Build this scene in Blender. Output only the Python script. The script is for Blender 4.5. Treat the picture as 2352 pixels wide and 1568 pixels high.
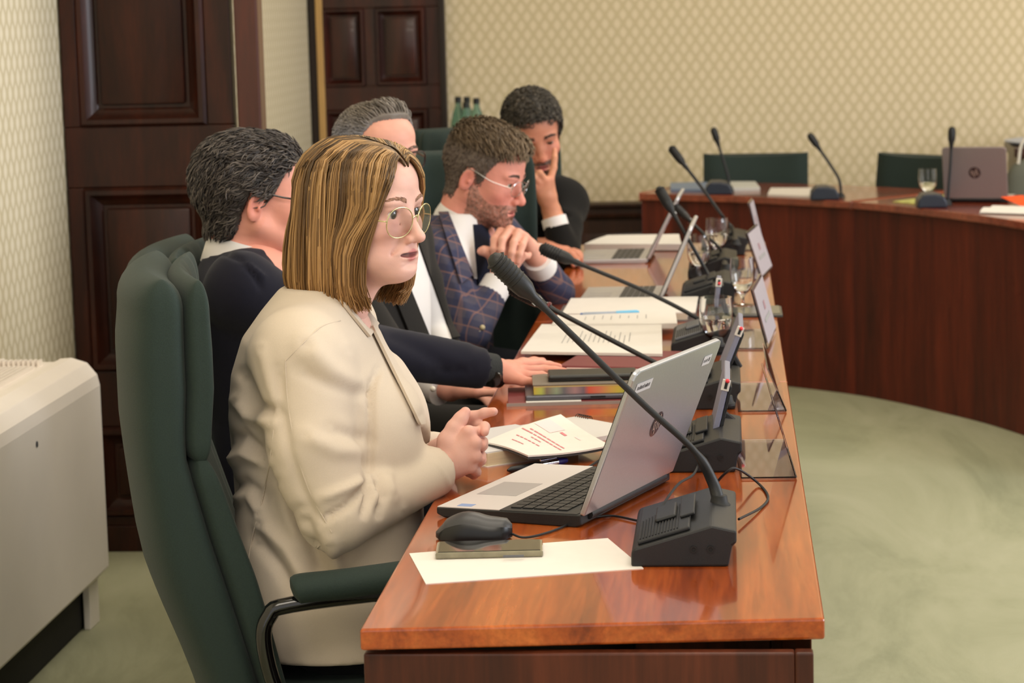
import bpy, bmesh, math, random
import numpy as np
from mathutils import Vector, Matrix

for _o in list(bpy.data.objects): bpy.data.objects.remove(_o)
scene = bpy.context.scene
COL = scene.collection

# ------------------------------------------------------------------ camera
FPX, YAW, PITCH, ROLL, CAMZ = 5683.0, 0.08869, 0.14027, -0.025636, 1.5542
def _axes():
    cy, sy, cp, sp = math.cos(YAW), math.sin(YAW), math.cos(PITCH), math.sin(PITCH)
    fwd = Vector((-sy*cp, cy*cp, -sp)); right = Vector((cy, sy, 0)); up = right.cross(fwd)
    cr, sr = math.cos(ROLL), math.sin(ROLL)
    return right*cr+up*sr, up*cr-right*sr, fwd
CR, CU, CF = _axes()
CAMP = Vector((0, 0, CAMZ))
cam_d = bpy.data.cameras.new('camera'); cam = bpy.data.objects.new('camera', cam_d); COL.objects.link(cam)
cam_d.sensor_fit = 'HORIZONTAL'; cam_d.sensor_width = 36.0; cam_d.lens = 36.0*FPX/2352.0
M = Matrix.Identity(4)
for i in range(3): M[i][0], M[i][1], M[i][2], M[i][3] = CR[i], CU[i], -CF[i], CAMP[i]
cam.matrix_world = M
cam_d.dof.use_dof = True; cam_d.dof.focus_distance = 3.95; cam_d.dof.aperture_fstop = 9.0
cam_d.clip_start = .05
scene.camera = cam

# ------------------------------------------------------------------ world, lights, exposure
world = bpy.data.worlds.new('world'); scene.world = world; world.use_nodes = True
world.node_tree.nodes['Background'].inputs[0].default_value = (1.0, .95, .90, 1)
world.node_tree.nodes['Background'].inputs[1].default_value = 1.1
def area(name, loc, target, sx, sy, power, color):
    d = bpy.data.lights.new(name, 'AREA'); d.shape = 'RECTANGLE'; d.size = sx; d.size_y = sy
    d.energy = power; d.color = color
    o = bpy.data.objects.new(name, d); COL.objects.link(o); o.location = loc
    o.rotation_euler = (Vector(target)-Vector(loc)).to_track_quat('-Z', 'Y').to_euler()
    return o
WARM = (1.0, .90, .77)
area('ceiling_lamp_light', (.2, 4.2, 3.45), (.2, 4.2, 0), 2.4, 1.6, 42, WARM)
area('ceiling_lamp_light', (.6, 7.6, 3.45), (.6, 7.6, 0), 2.4, 1.6, 52, WARM)
area('ceiling_lamp_light', (3.2, 8.6, 3.45), (3.2, 8.6, 0), 2.4, 1.6, 55, WARM)
area('ceiling_lamp_light', (.0, 1.3, 3.45), (.0, 1.3, 0), 2.4, 1.6, 70, WARM)
area('window_daylight', (5.2, 4.4, 1.9), (-.8, 5.0, .9), 2.4, 2.4, 170, (.86, .91, 1.0))
vs = scene.view_settings
vs.view_transform = 'Standard'; vs.look = 'None'; vs.gamma = 1.0; vs.use_curve_mapping = False
vs.exposure = 0.0

# ------------------------------------------------------------------ pixel helpers (2352x1568 frame)
def ray(px, py): return CR*((px-1176)/FPX) - CU*((py-784)/FPX) + CF
def T(px, py, z=.74):                       # point at height z
    r = ray(px, py); return CAMP + r*((z-CAMZ)/r.z)
def D(px, py, y):                           # point at distance y into the room
    r = ray(px, py); return CAMP + r*(y/r.y)
def PX(P):                                  # project an (n,3) array to pixels
    P = np.asarray(P, float)-np.array(CAMP); d = P@np.array(CF)
    return np.stack([1176+FPX*(P@np.array(CR))/d, 784-FPX*(P@np.array(CU))/d], -1)

# ------------------------------------------------------------------ tagging
def tag(o, label=None, cat=None, group=None, kind=None):
    if label: o['label'] = label
    if cat: o['category'] = cat
    if group: o['group'] = group
    if kind: o['kind'] = kind
    return o
def thing(name, label, cat, loc=(0, 0, 0), rz=0, group=None):
    o = bpy.data.objects.new(name, None); COL.objects.link(o)
    o.location = loc; o.rotation_euler = (0, 0, rz); o.empty_display_size = .05
    return tag(o, label, cat, group)
def copy_tree(o, parent=None):
    c = o.copy(); COL.objects.link(c)
    if parent: c.parent = parent
    for ch in list(o.children): copy_tree(ch, c)
    return c

# ------------------------------------------------------------------ mesh builder
class MB:
    def __init__(s): s.v = []; s.f = []; s.c = None
    def add(s, vs_, fs):
        b = len(s.v); s.v += [tuple(p) for p in vs_]; s.f += [tuple(i+b for i in f) for f in fs]; return s
    def box(s, lo, hi, mat=None):
        x0, y0, z0 = lo; x1, y1, z1 = hi
        p = [(x0,y0,z0),(x1,y0,z0),(x1,y1,z0),(x0,y1,z0),(x0,y0,z1),(x1,y0,z1),(x1,y1,z1),(x0,y1,z1)]
        if mat is not None: p = [mat @ Vector(q) for q in p]
        return s.add(p, [(0,3,2,1),(4,5,6,7),(0,1,5,4),(1,2,6,5),(2,3,7,6),(3,0,4,7)])
    def prism(s, poly, z0, z1, mat=None):   # poly counter-clockwise in xy
        n = len(poly); p = [(a, b, z0) for a, b in poly]+[(a, b, z1) for a, b in poly]
        if mat is not None: p = [mat @ Vector(q) for q in p]
        return s.add(p, [tuple(range(n-1, -1, -1)), tuple(range(n, 2*n))]+[(i, (i+1) % n, n+(i+1) % n, n+i) for i in range(n)])
    def hexa(s, bot, top):                  # two quads
        return s.add(list(bot)+list(top), [(0,3,2,1),(4,5,6,7),(0,1,5,4),(1,2,6,5),(2,3,7,6),(3,0,4,7)])
    def tube(s, pts, r, n=8, caps=True, flat=1.0, upv=None):
        pts = [Vector(p) for p in pts]; m = len(pts)
        rs = list(r) if hasattr(r, '__len__') else [r]*m
        vs_ = []; up = None
        for i, p in enumerate(pts):
            t = (pts[min(i+1, m-1)]-pts[max(i-1, 0)]).normalized()
            if up is None:
                up = Vector(upv) if upv is not None else (Vector((0, 0, 1)) if abs(t.z) < .9 else Vector((1, 0, 0)))
            side = t.cross(up)
            if side.length < 1e-6: side = t.cross(Vector((.3, 1, .2)))
            side.normalize(); up = side.cross(t).normalized()
            for k in range(n):
                a = 2*math.pi*k/n
                vs_.append(p+side*(math.cos(a)*rs[i])+up*(math.sin(a)*rs[i]*flat))
        fs = [(i*n+k, i*n+(k+1) % n, (i+1)*n+(k+1) % n, (i+1)*n+k) for i in range(m-1) for k in range(n)]
        if caps: fs += [tuple(range(n-1, -1, -1)), tuple(range((m-1)*n, m*n))]
        return s.add(vs_, fs)
    def lathe(s, prof, n=20, c=(0, 0, 0)):  # prof: (r,z) bottom to top
        vs_ = []; fs = []; m = len(prof)
        for r, z in prof:
            for k in range(n):
                a = 2*math.pi*k/n; vs_.append((c[0]+r*math.cos(a), c[1]+r*math.sin(a), c[2]+z))
        fs = [(i*n+k, i*n+(k+1) % n, (i+1)*n+(k+1) % n, (i+1)*n+k) for i in range(m-1) for k in range(n)]
        if prof[0][0] > 1e-6: fs.append(tuple(range(n-1, -1, -1)))
        if prof[-1][0] > 1e-6: fs.append(tuple(range((m-1)*n, m*n)))
        return s.add(vs_, fs)
    def grid(s, rows, closed=False, wrap=False):   # rows of points
        m, n = len(rows), len(rows[0]); vs_ = [p for r in rows for p in r]
        fs = []
        for i in range(m if wrap else m-1):
            for k in range(n if closed else n-1):
                a, b = i*n+k, i*n+(k+1) % n; j = (i+1) % m
                fs.append((a, b, j*n+(k+1) % n, j*n+k))
        return s.add(vs_, fs)
    def ball(s, c, r, n=10, m=7):
        r = r if hasattr(r, '__len__') else (r, r, r)
        rows = []
        for i in range(m+1):
            t = math.pi*i/m-math.pi/2
            rows.append([(c[0]+r[0]*math.cos(t)*math.cos(2*math.pi*k/n), c[1]+r[1]*math.cos(t)*math.sin(2*math.pi*k/n), c[2]+r[2]*math.sin(t)) for k in range(n)])
        return s.grid(rows, closed=True)
    def xf(s, mat): s.v = [tuple(mat @ Vector(p)) for p in s.v]; return s
    def build(s, name, mat, parent=None, bevel=0, seg=2, smooth=None, loc=None, weld=False):
        me = bpy.data.meshes.new(name)
        me.from_pydata([tuple(p) for p in s.v], [], s.f); me.update()
        if bevel or weld:
            bm = bmesh.new(); bm.from_mesh(me)
            if weld: bmesh.ops.remove_doubles(bm, verts=bm.verts, dist=1e-5)
            if bevel:
                es = [e for e in bm.edges if len(e.link_faces) == 2 and e.calc_face_angle(0) > .5]
                bmesh.ops.bevel(bm, geom=es, offset=bevel, segments=seg, profile=.5, affect='EDGES', clamp_overlap=True)
            bmesh.ops.recalc_face_normals(bm, faces=bm.faces)
            bm.to_mesh(me); bm.free()
        if smooth is None: smooth = 40 if (not bevel or bevel > .006) else 0
        if smooth:
            me.shade_smooth()
            try: me.set_sharp_from_angle(angle=math.radians(smooth))
            except Exception: pass
        if mat is not None: me.materials.append(mat)
        o = bpy.data.objects.new(name, me); COL.objects.link(o)
        if parent: o.parent = parent
        if loc is not None: o.location = loc
        return o
def rot(axis, deg): return Matrix.Rotation(math.radians(deg), 4, axis)
def tr(x, y=None, z=None):
    return Matrix.Translation(Vector(x) if y is None else Vector((x, y, z)))
def spline(pts, n):                         # Catmull-Rom through pts
    P = [Vector(p) for p in pts]; P = [P[0]*2-P[1]]+P+[P[-1]*2-P[-2]]; out = []
    m = len(P)-3
    for i in range(n):
        u = i/(n-1)*m; k = min(int(u), m-1); t = u-k; a, b, c, d = P[k:k+4]
        out.append(.5*((2*b)+(c-a)*t+(2*a-5*b+4*c-d)*t*t+(3*b-a-3*c+d)*t**3))
    return out

# ------------------------------------------------------------------ materials
def lin(c): return tuple(((x/255)/12.92 if x/255 <= .04045 else ((x/255+.055)/1.055)**2.4) for x in c)
def _n(nt, t, **kw):
    n = nt.nodes.new(t)
    for k, v in kw.items(): setattr(n, k, v)
    return n
MATS = {}
def mat(name, rgb, rough=.5, metal=0, var=0, vscale=20, bump=0, bscale=200, coat=0, trans=0, ior=1.45, sheen=0,
        emit=0, alpha=1, attr=False, stretch=None, sss=0, spec=.5, bdist=.002):
    if name in MATS: return MATS[name]
    m = bpy.data.materials.new(name); m.use_nodes = True; nt = m.node_tree; b = nt.nodes['Principled BSDF']
    c = lin(rgb)
    b.inputs['Base Color'].default_value = (*c, 1); b.inputs['Roughness'].default_value = rough
    b.inputs['Metallic'].default_value = metal; b.inputs['IOR'].default_value = ior
    b.inputs['Specular IOR Level'].default_value = spec
    b.inputs['Coat Weight'].default_value = coat; b.inputs['Coat Roughness'].default_value = .08
    b.inputs['Transmission Weight'].default_value = trans; b.inputs['Sheen Weight'].default_value = sheen
    b.inputs['Alpha'].default_value = alpha
    if sss:
        b.inputs['Subsurface Weight'].default_value = sss; b.inputs['Subsurface Radius'].default_value = (1, .35, .2)
        b.inputs['Subsurface Scale'].default_value = .008
    if emit:
        b.inputs['Emission Color'].default_value = (*c, 1); b.inputs['Emission Strength'].default_value = emit
    tc = None
    if var or bump:
        tc = _n(nt, 'ShaderNodeTexCoord'); mp = _n(nt, 'ShaderNodeMapping')
        nt.links.new(tc.outputs['Object'], mp.inputs[0])
        if stretch: mp.inputs['Scale'].default_value = stretch
    base = None
    if attr:
        a = _n(nt, 'ShaderNodeAttribute', attribute_name='Col'); base = a.outputs['Color']
    if var:
        no = _n(nt, 'ShaderNodeTexNoise'); no.inputs['Scale'].default_value = vscale; no.inputs['Detail'].default_value = 4
        nt.links.new(mp.outputs[0], no.inputs['Vector'])
        mr = _n(nt, 'ShaderNodeMapRange'); mr.inputs[3].default_value = 1-var; mr.inputs[4].default_value = 1+var
        mr.inputs[1].default_value = .3; mr.inputs[2].default_value = .7
        nt.links.new(no.outputs[0], mr.inputs[0])
        mx = _n(nt, 'ShaderNodeMix', data_type='RGBA', blend_type='MULTIPLY'); mx.inputs[0].default_value = 1
        mx.inputs[6].default_value = (*c, 1)
        if base: nt.links.new(base, mx.inputs[6])
        nt.links.new(mr.outputs[0], mx.inputs[7]); base = mx.outputs[2]
    if base: nt.links.new(base, b.inputs['Base Color'])
    if bump:
        no = _n(nt, 'ShaderNodeTexNoise'); no.inputs['Scale'].default_value = bscale; no.inputs['Detail'].default_value = 3
        nt.links.new(mp.outputs[0], no.inputs['Vector'])
        bp = _n(nt, 'ShaderNodeBump'); bp.inputs['Strength'].default_value = bump; bp.inputs['Distance'].default_value = bdist
        nt.links.new(no.outputs[0], bp.inputs['Height']); nt.links.new(bp.outputs[0], b.inputs['Normal'])
    MATS[name] = m; return m
def ramp(nt, stops):
    r = _n(nt, 'ShaderNodeValToRGB'); e = r.color_ramp.elements
    while len(e) < len(stops): e.new(.5)
    for el, (p, c) in zip(e, stops): el.position = p; el.color = (*lin(c), 1)
    return r
def wood(name, dark, mid, light, scale=(18, 1.0, 18), rough=.2, coat=.6, nscale=1.0):
    m = bpy.data.materials.new(name); m.use_nodes = True; nt = m.node_tree; b = nt.nodes['Principled BSDF']
    tc = _n(nt, 'ShaderNodeTexCoord'); mp = _n(nt, 'ShaderNodeMapping'); mp.inputs['Scale'].default_value = scale
    nt.links.new(tc.outputs['Object'], mp.inputs[0])
    n1 = _n(nt, 'ShaderNodeTexNoise'); n1.inputs['Scale'].default_value = nscale; n1.inputs['Detail'].default_value = 6
    n1.inputs['Roughness'].default_value = .62; n1.inputs['Distortion'].default_value = .6
    nt.links.new(mp.outputs[0], n1.inputs['Vector'])
    r = ramp(nt, [(.3, dark), (.5, mid), (.72, light)]); nt.links.new(n1.outputs[0], r.inputs[0])
    n2 = _n(nt, 'ShaderNodeTexNoise'); n2.inputs['Scale'].default_value = nscale*9; n2.inputs['Detail'].default_value = 3
    nt.links.new(mp.outputs[0], n2.inputs['Vector'])
    mr = _n(nt, 'ShaderNodeMapRange'); mr.inputs[1].default_value = .3; mr.inputs[2].default_value = .7; mr.inputs[3].default_value = .78; mr.inputs[4].default_value = 1.12
    nt.links.new(n2.outputs[0], mr.inputs[0])
    mx = _n(nt, 'ShaderNodeMix', data_type='RGBA', blend_type='MULTIPLY'); mx.inputs[0].default_value = 1
    nt.links.new(r.outputs[0], mx.inputs[6]); nt.links.new(mr.outputs[0], mx.inputs[7])
    nt.links.new(mx.outputs[2], b.inputs['Base Color'])
    b.inputs['Roughness'].default_value = rough; b.inputs['Coat Weight'].default_value = coat; b.inputs['Coat Roughness'].default_value = .05
    if coat < .1: b.inputs['Specular IOR Level'].default_value = .3
    MATS[name] = m; return m
def wallpaper(name, ax, light, dark, pu=.053, pv=.078):
    m = bpy.data.materials.new(name); m.use_nodes = True; nt = m.node_tree; b = nt.nodes['Principled BSDF']
    tc = _n(nt, 'ShaderNodeTexCoord'); sx = _n(nt, 'ShaderNodeSeparateXYZ'); nt.links.new(tc.outputs['Object'], sx.inputs[0])
    def cosw(out, per):
        k = _n(nt, 'ShaderNodeMath', operation='MULTIPLY'); k.inputs[1].default_value = 2*math.pi/per; nt.links.new(out, k.inputs[0])
        c = _n(nt, 'ShaderNodeMath', operation='COSINE'); nt.links.new(k.outputs[0], c.inputs[0]); return c.outputs[0]
    a = cosw(sx.outputs[ax], pu); c = cosw(sx.outputs['Z'], pv)
    su = _n(nt, 'ShaderNodeMath', operation='ADD'); nt.links.new(a, su.inputs[0]); nt.links.new(c, su.inputs[1])
    ab = _n(nt, 'ShaderNodeMath', operation='ABSOLUTE'); nt.links.new(su.outputs[0], ab.inputs[0])
    r = ramp(nt, [(0, dark), (.22, dark), (.5, light), (1, tuple(min(255, x+8) for x in light))])
    hf = _n(nt, 'ShaderNodeMath', operation='MULTIPLY'); hf.inputs[1].default_value = .5
    nt.links.new(ab.outputs[0], hf.inputs[0]); nt.links.new(hf.outputs[0], r.inputs[0])
    nt.links.new(r.outputs[0], b.inputs['Base Color']); b.inputs['Roughness'].default_value = .7
    MATS[name] = m; return m
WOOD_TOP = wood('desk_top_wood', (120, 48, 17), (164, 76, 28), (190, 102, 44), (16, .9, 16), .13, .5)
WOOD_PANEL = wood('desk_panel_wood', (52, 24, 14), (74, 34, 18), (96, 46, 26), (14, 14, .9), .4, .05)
WOOD_EDGE = wood('desk_edge_wood', (104, 44, 18), (142, 66, 28), (168, 86, 42), (1.2, 1.2, 24), .16, .5)
WOOD_CURVE = wood('curved_panel_wood', (52, 18, 11), (84, 28, 15), (108, 40, 22), (9, 9, .7), .5, .0)
WOOD_CTOP = wood('curved_top_wood', (104, 42, 26), (134, 60, 38), (156, 80, 54), (6, 6, 6), .2, .4)
WOOD_DOOR = wood('dark_door_wood', (26, 11, 7), (48, 20, 11), (70, 29, 15), (7, 7, .9), .38, .08, 1.6)
WOOD_DOOR2 = wood('dark_door_wood_far', (34, 16, 13), (54, 24, 18), (80, 32, 20), (7, 7, .9), .35, .2, 1.6)
WALLP_X = wallpaper('trellis_wallpaper_back', 'X', (222, 206, 174), (208, 192, 154))
WALLP_Y = wallpaper('trellis_wallpaper_left', 'Y', (226, 216, 192), (206, 194, 162))
BLACK = mat('black_plastic', (26, 27, 29), .45, bump=.15, bscale=900)
BLACKG = mat('glossy_black_metal', (10, 10, 11), .15, coat=.5)
DARKRUB = mat('dark_rubber', (22, 22, 23), .6)
GREYPL = mat('grey_plastic', (96, 98, 104), .4)
SILVER = mat('silver_plastic', (176, 178, 184), .32, metal=.75, var=.04, vscale=300)
CHROME = mat('chrome', (210, 210, 210), .12, metal=1)
PAPER = mat('white_paper', (226, 221, 214), .6, var=.015, vscale=30)
PAPER2 = mat('cream_paper_edges', (222, 208, 176), .7, var=.1, vscale=12, stretch=(1, 1, 60))
GREEN = mat('green_chair_fabric', (30, 46, 41), .8, var=.12, vscale=420, bump=.3, bscale=700, sheen=.05)
GREEN2 = mat('green_piping_fabric', (42, 72, 64), .8)
WHITEM = mat('off_white_enamel', (246, 238, 230), .4, var=.02, vscale=6)
# ================================================================== the room
def structure(o): o['kind'] = 'structure'; return o
# carpet: pale green pile with brushed darker swathes
def carpet():
    m = bpy.data.materials.new('pale_green_carpet'); m.use_nodes = True; nt = m.node_tree; b = nt.nodes['Principled BSDF']
    tc = _n(nt, 'ShaderNodeTexCoord'); mp = _n(nt, 'ShaderNodeMapping'); mp.inputs['Scale'].default_value = (1.5, .55, 1); mp.inputs['Rotation'].default_value = (0, 0, .5)
    nt.links.new(tc.outputs['Object'], mp.inputs[0])
    n = _n(nt, 'ShaderNodeTexNoise'); n.inputs['Scale'].default_value = 1.6; n.inputs['Detail'].default_value = 7; n.inputs['Roughness'].default_value = .66; n.inputs['Distortion'].default_value = .8
    nt.links.new(mp.outputs[0], n.inputs['Vector'])
    r = ramp(nt, [(.3, (140, 143, 114)), (.5, (163, 164, 134)), (.7, (176, 176, 148))]); nt.links.new(n.outputs[0], r.inputs[0])
    nt.links.new(r.outputs[0], b.inputs['Base Color']); b.inputs['Roughness'].default_value = .95
    f = _n(nt, 'ShaderNodeTexNoise'); f.inputs['Scale'].default_value = 450; nt.links.new(tc.outputs['Object'], f.inputs['Vector'])
    bp = _n(nt, 'ShaderNodeBump'); bp.inputs['Strength'].default_value = .5; bp.inputs['Distance'].default_value = .004
    nt.links.new(f.outputs[0], bp.inputs['Height']); nt.links.new(bp.outputs[0], b.inputs['Normal'])
    return m
XL, YB, ZC = -1.85, 11.0, 3.5
structure(MB().box((XL-.3, -1.0, -.1), (6.2, YB+.3, 0)).build('floor', carpet(), smooth=0))
structure(MB().box((XL-.3, -1.0, ZC), (6.2, YB+.3, ZC+.1)).build('ceiling', mat('ceiling_paint', (236, 230, 216), .8), smooth=0))
structure(MB().box((XL-.15, -1.0, 0), (XL, YB+.15, ZC)).build('wall_left', WALLP_Y, smooth=0))
structure(MB().box((XL-.15, YB, 0), (6.2, YB+.15, ZC)).build('wall_back', WALLP_X, smooth=0))
# dark wainscot on the back wall with its cap rail
DARKW = wood('dark_wainscot_wood', (34, 17, 11), (52, 27, 16), (74, 40, 24), (8, 8, .9), .35, .2)
w = structure(MB().box((-1.2, YB-.025, 0), (6.2, YB-.001, .54)).build('baseboard_back', DARKW, smooth=0))
prof = [(0, .54), (-.03, .54), (-.045, .556), (-.03, .566), (-.03, .588), (-.05, .6), (-.05, .612), (0, .62)]
m_ = MB(); m_.grid([[(x, YB-.001+a, z) for a, z in prof] for x in (-1.2, 6.2)])
structure(m_.build('cap_rail', DARKW, w))
for i in range(16):                                      # raised panels of the wainscot
    x0 = -1.14+i*.45
    MB().box((x0, YB-.04, .1), (x0+.37, YB-.024, .48)).build('panel', DARKW, w, bevel=.008)

def panelled(name, x0, x1, z0, z1, y, th, panels, m, frame):
    """a door slab facing -y: raised-and-fielded panels set in recessed moulded frames"""
    root = structure(MB().box((x0, y+.02, z0), (x1, y+th, z1)).build(name, m, smooth=0))
    xs = sorted({x0, x1}|{p[0] for p in panels}|{p[1] for p in panels})
    rows = sorted({(p[2], p[3]) for p in panels})
    zc = z0
    for a, b_ in rows+[(z1, z1)]:                        # rails
        if a > zc+1e-4: MB().box((x0, y, zc), (x1, y+.02, a)).build('rail', m, root, bevel=.004)
        zc = b_
    for a, b_ in rows:                                   # stiles between panels of one row
        r = sorted([p for p in panels if (p[2], p[3]) == (a, b_)]); xc = x0
        for p in r+[(x1, x1)]:
            if p[0] > xc+1e-4: MB().box((xc, y, a), (p[0], y+.02, b_)).build('stile', m, root, bevel=.004)
            xc = p[1]
    for (a, b_, c, d) in panels:
        mo = MB()                                        # moulding: nested rings stepping in and out
        prof = [(0, 0), (.008, -.012), (.02, -.012), (.03, .004), (.044, .012), (.05, .018)]
        k = min(1.0, (b_-a)/.3)
        rows_ = [[(a+o*k, y+e, c+o*k), (b_-o*k, y+e, c+o*k), (b_-o*k, y+e, d-o*k), (a+o*k, y+e, d-o*k)] for o, e in prof]
        mo.grid(rows_, closed=True); mo.build('moulding', m, root)
        o = .06*k; MB().box((a+o, y+.004, c+o), (b_-o, y+.02, d-o)).build('panel', m, root, bevel=.012*k)
    return root
# near open door leaf, seen face on, and the reddish jamb post at its edge
door1 = panelled('door_1', XL+.005, -1.365, .02, 2.75, 6.80, .05,
                 [(-1.80, -1.44, 1.21, 2.6), (-1.80, -1.44, .52, 1.04), (-1.80, -1.44, .1, .36)], WOOD_DOOR, None)
WOOD_JAMB = wood('reddish_jamb_wood', (44, 15, 9), (66, 23, 13), (84, 31, 17), (7, 7, .7), .35, .2)
structure(MB().box((-1.352, 6.79, 0), (-1.285, 6.87, 2.8)).build('trim_1', WOOD_JAMB, bevel=.006))
structure(MB().box((-1.85, 6.79, 0), (-1.365, 6.80, .075)).build('kick_board', WOOD_DOOR, door1, bevel=.003))
# far door in the back wall
door2 = panelled('door_2', -1.795, -1.245, .0, 2.35, YB-.03, .028,
                 [(-1.785, -1.60, 1.155, 1.50), (-1.55, -1.325, 1.155, 1.50), (-1.785, -1.60, .15, 1.05), (-1.55, -1.325, .15, 1.05),
                  (-1.785, -1.60, 1.575, 2.25), (-1.55, -1.325, 1.575, 2.25)], WOOD_DOOR2, None)
structure(MB().box((-1.812, YB-.05, 0), (-1.782, YB-.031, 2.9)).build('trim_2', mat('pale_wood_trim', (196, 156, 96), .5, var=.1, vscale=8, stretch=(8, 8, .6)), bevel=.003))
structure(MB().box((-1.845, YB-.045, 0), (-1.813, YB-.001, 2.9)).build('shadow_gap_strip', mat('dark_frame_and_gap_shade', (34, 22, 16), .5), bevel=.002))  # dark strip painting in the shadow gap between wall corner and pale trim
structure(MB().box((-1.262, YB-.05, 0), (-1.238, YB-.001, 2.4)).build('trim_4', mat('dark_frame_and_gap_shade', (34, 22, 16), .5), bevel=.002))

# ------------------------------------------------------------------ fan-coil heater along the left wall
fc = thing('heater_cabinet', 'white metal heater cabinet standing along the left wall', 'heater', (-1.72, 5.2, 0))
hx0, hx1, hy0, hy1 = -.125, .145, -1.2, .82
prof = [(hx0, .12), (hx1-.02, .12), (hx1, .14), (hx1, .605), (hx1-.006, .632), (hx1-.03, .662), (hx1-.07, .675), (hx1-.1, .673), (hx1-.1, .665), (hx0+.03, .665), (hx0+.03, .675), (hx0, .675)]
mb = MB(); mb.prism([(a, b) for a, b in prof], 0, hy1-hy0); mb.xf(tr(0, hy1, 0) @ rot('X', 90))
mb.build('casing', WHITEM, fc, bevel=.003)
for i in range(8):
    x = hx0+.038+i*.0135
    MB().box((x, hy0+.03, .661), (x+.006, hy1-.13, .675)).build('grille_slat', WHITEM, fc)
for j in range(9):
    MB().box((hx0+.035+j*.0125, hy1-.085, .664), (hx0+.041+j*.0125, hy1-.055, .680)).build('vent_stub', WHITEM, fc)
mb = MB(); mb.box((hx1-.045, hy0+.02, .0), (hx1-.028, hy0+.12, .13)); mb.build('foot', WHITEM, fc, bevel=.002)
mb = MB(); mb.box((hx1-.045, hy1-.1, .0), (hx1-.028, hy1-.01, .13)); mb.build('foot', WHITEM, fc, bevel=.002)
MB().box((hx0+.01, hy0+.03, .004), (hx1-.05, hy1-.02, .122)).build('underside_shade', mat('underside_shade_black', (16, 15, 15), .7), fc)  # flat black block stands in for the shade in the gap below the casing
mb = MB(); mb.lathe([(.007, 0), (.007, .002), (.0, .003)], 12); mb.xf(tr(D(88, 962, 5.45).x*0+hx1, .23, .563) @ rot('Y', 90)); mb.build('screw', mat('dark_screw', (70, 72, 78), .4), fc)

# ------------------------------------------------------------------ the presiding desk: three modules end to end
DX0, DX1 = -.484, .118
def desk(name, label, y0l, y0r, y1, near_end):
    t = thing(name, label, 'desk', ((DX0+DX1)/2, (y0l+y1)/2, 0), 0, 'modules of the long presiding desk')
    ox, oy = (DX0+DX1)/2, (y0l+y1)/2
    L = lambda x, y: (x-ox, y-oy)
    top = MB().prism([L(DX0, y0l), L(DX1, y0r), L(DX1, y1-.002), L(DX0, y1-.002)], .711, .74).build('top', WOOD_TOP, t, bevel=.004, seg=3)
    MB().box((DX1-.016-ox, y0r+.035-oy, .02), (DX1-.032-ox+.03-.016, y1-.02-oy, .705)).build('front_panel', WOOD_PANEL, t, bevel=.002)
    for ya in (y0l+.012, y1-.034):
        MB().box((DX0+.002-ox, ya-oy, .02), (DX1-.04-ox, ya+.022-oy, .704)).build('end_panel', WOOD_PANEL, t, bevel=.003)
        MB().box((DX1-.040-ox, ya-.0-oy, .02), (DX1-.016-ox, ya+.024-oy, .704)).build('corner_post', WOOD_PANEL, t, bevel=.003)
    for xa in (DX0+.01, DX1-.07):
        MB().box((xa-ox, y0l+.04-oy, 0), (xa+.05-ox, y0l+.09-oy, .022)).build('foot', BLACK, t)
        MB().box((xa-ox, y1-.09-oy, 0), (xa+.05-ox, y1-.04-oy, .022)).build('foot', BLACK, t)
    return t
desk('desk_module', 'long glossy reddish wood desk module nearest, under the large open silver laptop', 3.10, 3.15, 5.10, True)
desk('desk_module', 'short middle desk module under the open white documents and blue-capped pen', 5.10, 5.10, 6.09, False)
desk('desk_module', 'far desk module of reddish wood carrying the two thin silver laptops', 6.09, 6.09, 7.95, False)

# ------------------------------------------------------------------ curved desk across the room
edge = [(-.354, 9.932), (-.124, 9.818), (.048, 9.719), (.263, 9.551), (.462, 9.373), (.604, 9.193), (.744, 8.967), (.876, 8.735), (.996, 8.454), (1.08, 8.2), (1.15, 7.9), (1.19, 7.6)]
E2 = spline([(a, b, 0) for a, b in edge], 56)
def offset(P, d):
    out = []
    for i, p in enumerate(P):
        t = (P[min(i+1, len(P)-1)]-P[max(i-1, 0)]).normalized(); out.append(p+Vector((-t.y, t.x, 0))*d)
    return out
def strip(P, d0, d1, z0, z1):
    a, b = offset(P, d0), offset(P, d1); mb = MB()
    rows = [[(p.x, p.y, z0), (p.x, p.y, z1), (q.x, q.y, z1), (q.x, q.y, z0)] for p, q in zip(a, b)]
    mb.grid(rows, closed=True); n = len(P)
    mb.f += [(0, 1, 2, 3), tuple(reversed([4*(n-1)+k for k in range(4)]))]
    return mb
ks = min(range(56), key=lambda i: abs(E2[i].x-.462))
for k, (P, lab) in enumerate([(E2[:ks+1], 'curved dark wood desk section on the far left, with two microphones and loose papers'),
                              (E2[ks:], 'curved dark wood desk section on the right, carrying the grey laptop and orange card')]):
    c = P[len(P)//2]; t = thing('curved_desk', lab, 'desk', (c.x, c.y, 0), 0, 'sections of the curved desk')
    mv = tr(-c.x, -c.y, 0)
    strip(P, 0, .6, .712, .74).xf(mv).build('top', WOOD_CTOP, t, bevel=.004)
    strip(P, .02, .042, .0, .711).xf(mv).build('front_panel', WOOD_CURVE, t, bevel=.002)
    for P2 in (P[:2], P[-2:]):
        d = (P2[1]-P2[0]).normalized(); q = [P2[0]+d*.003, P2[0]+d*.025] if P2[0] == P[0] else [P2[1]-d*.025, P2[1]-d*.003]
        strip(q, .043, .55, 0, .711).xf(mv).build('side_panel', WOOD_CURVE, t, bevel=.002)

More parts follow.
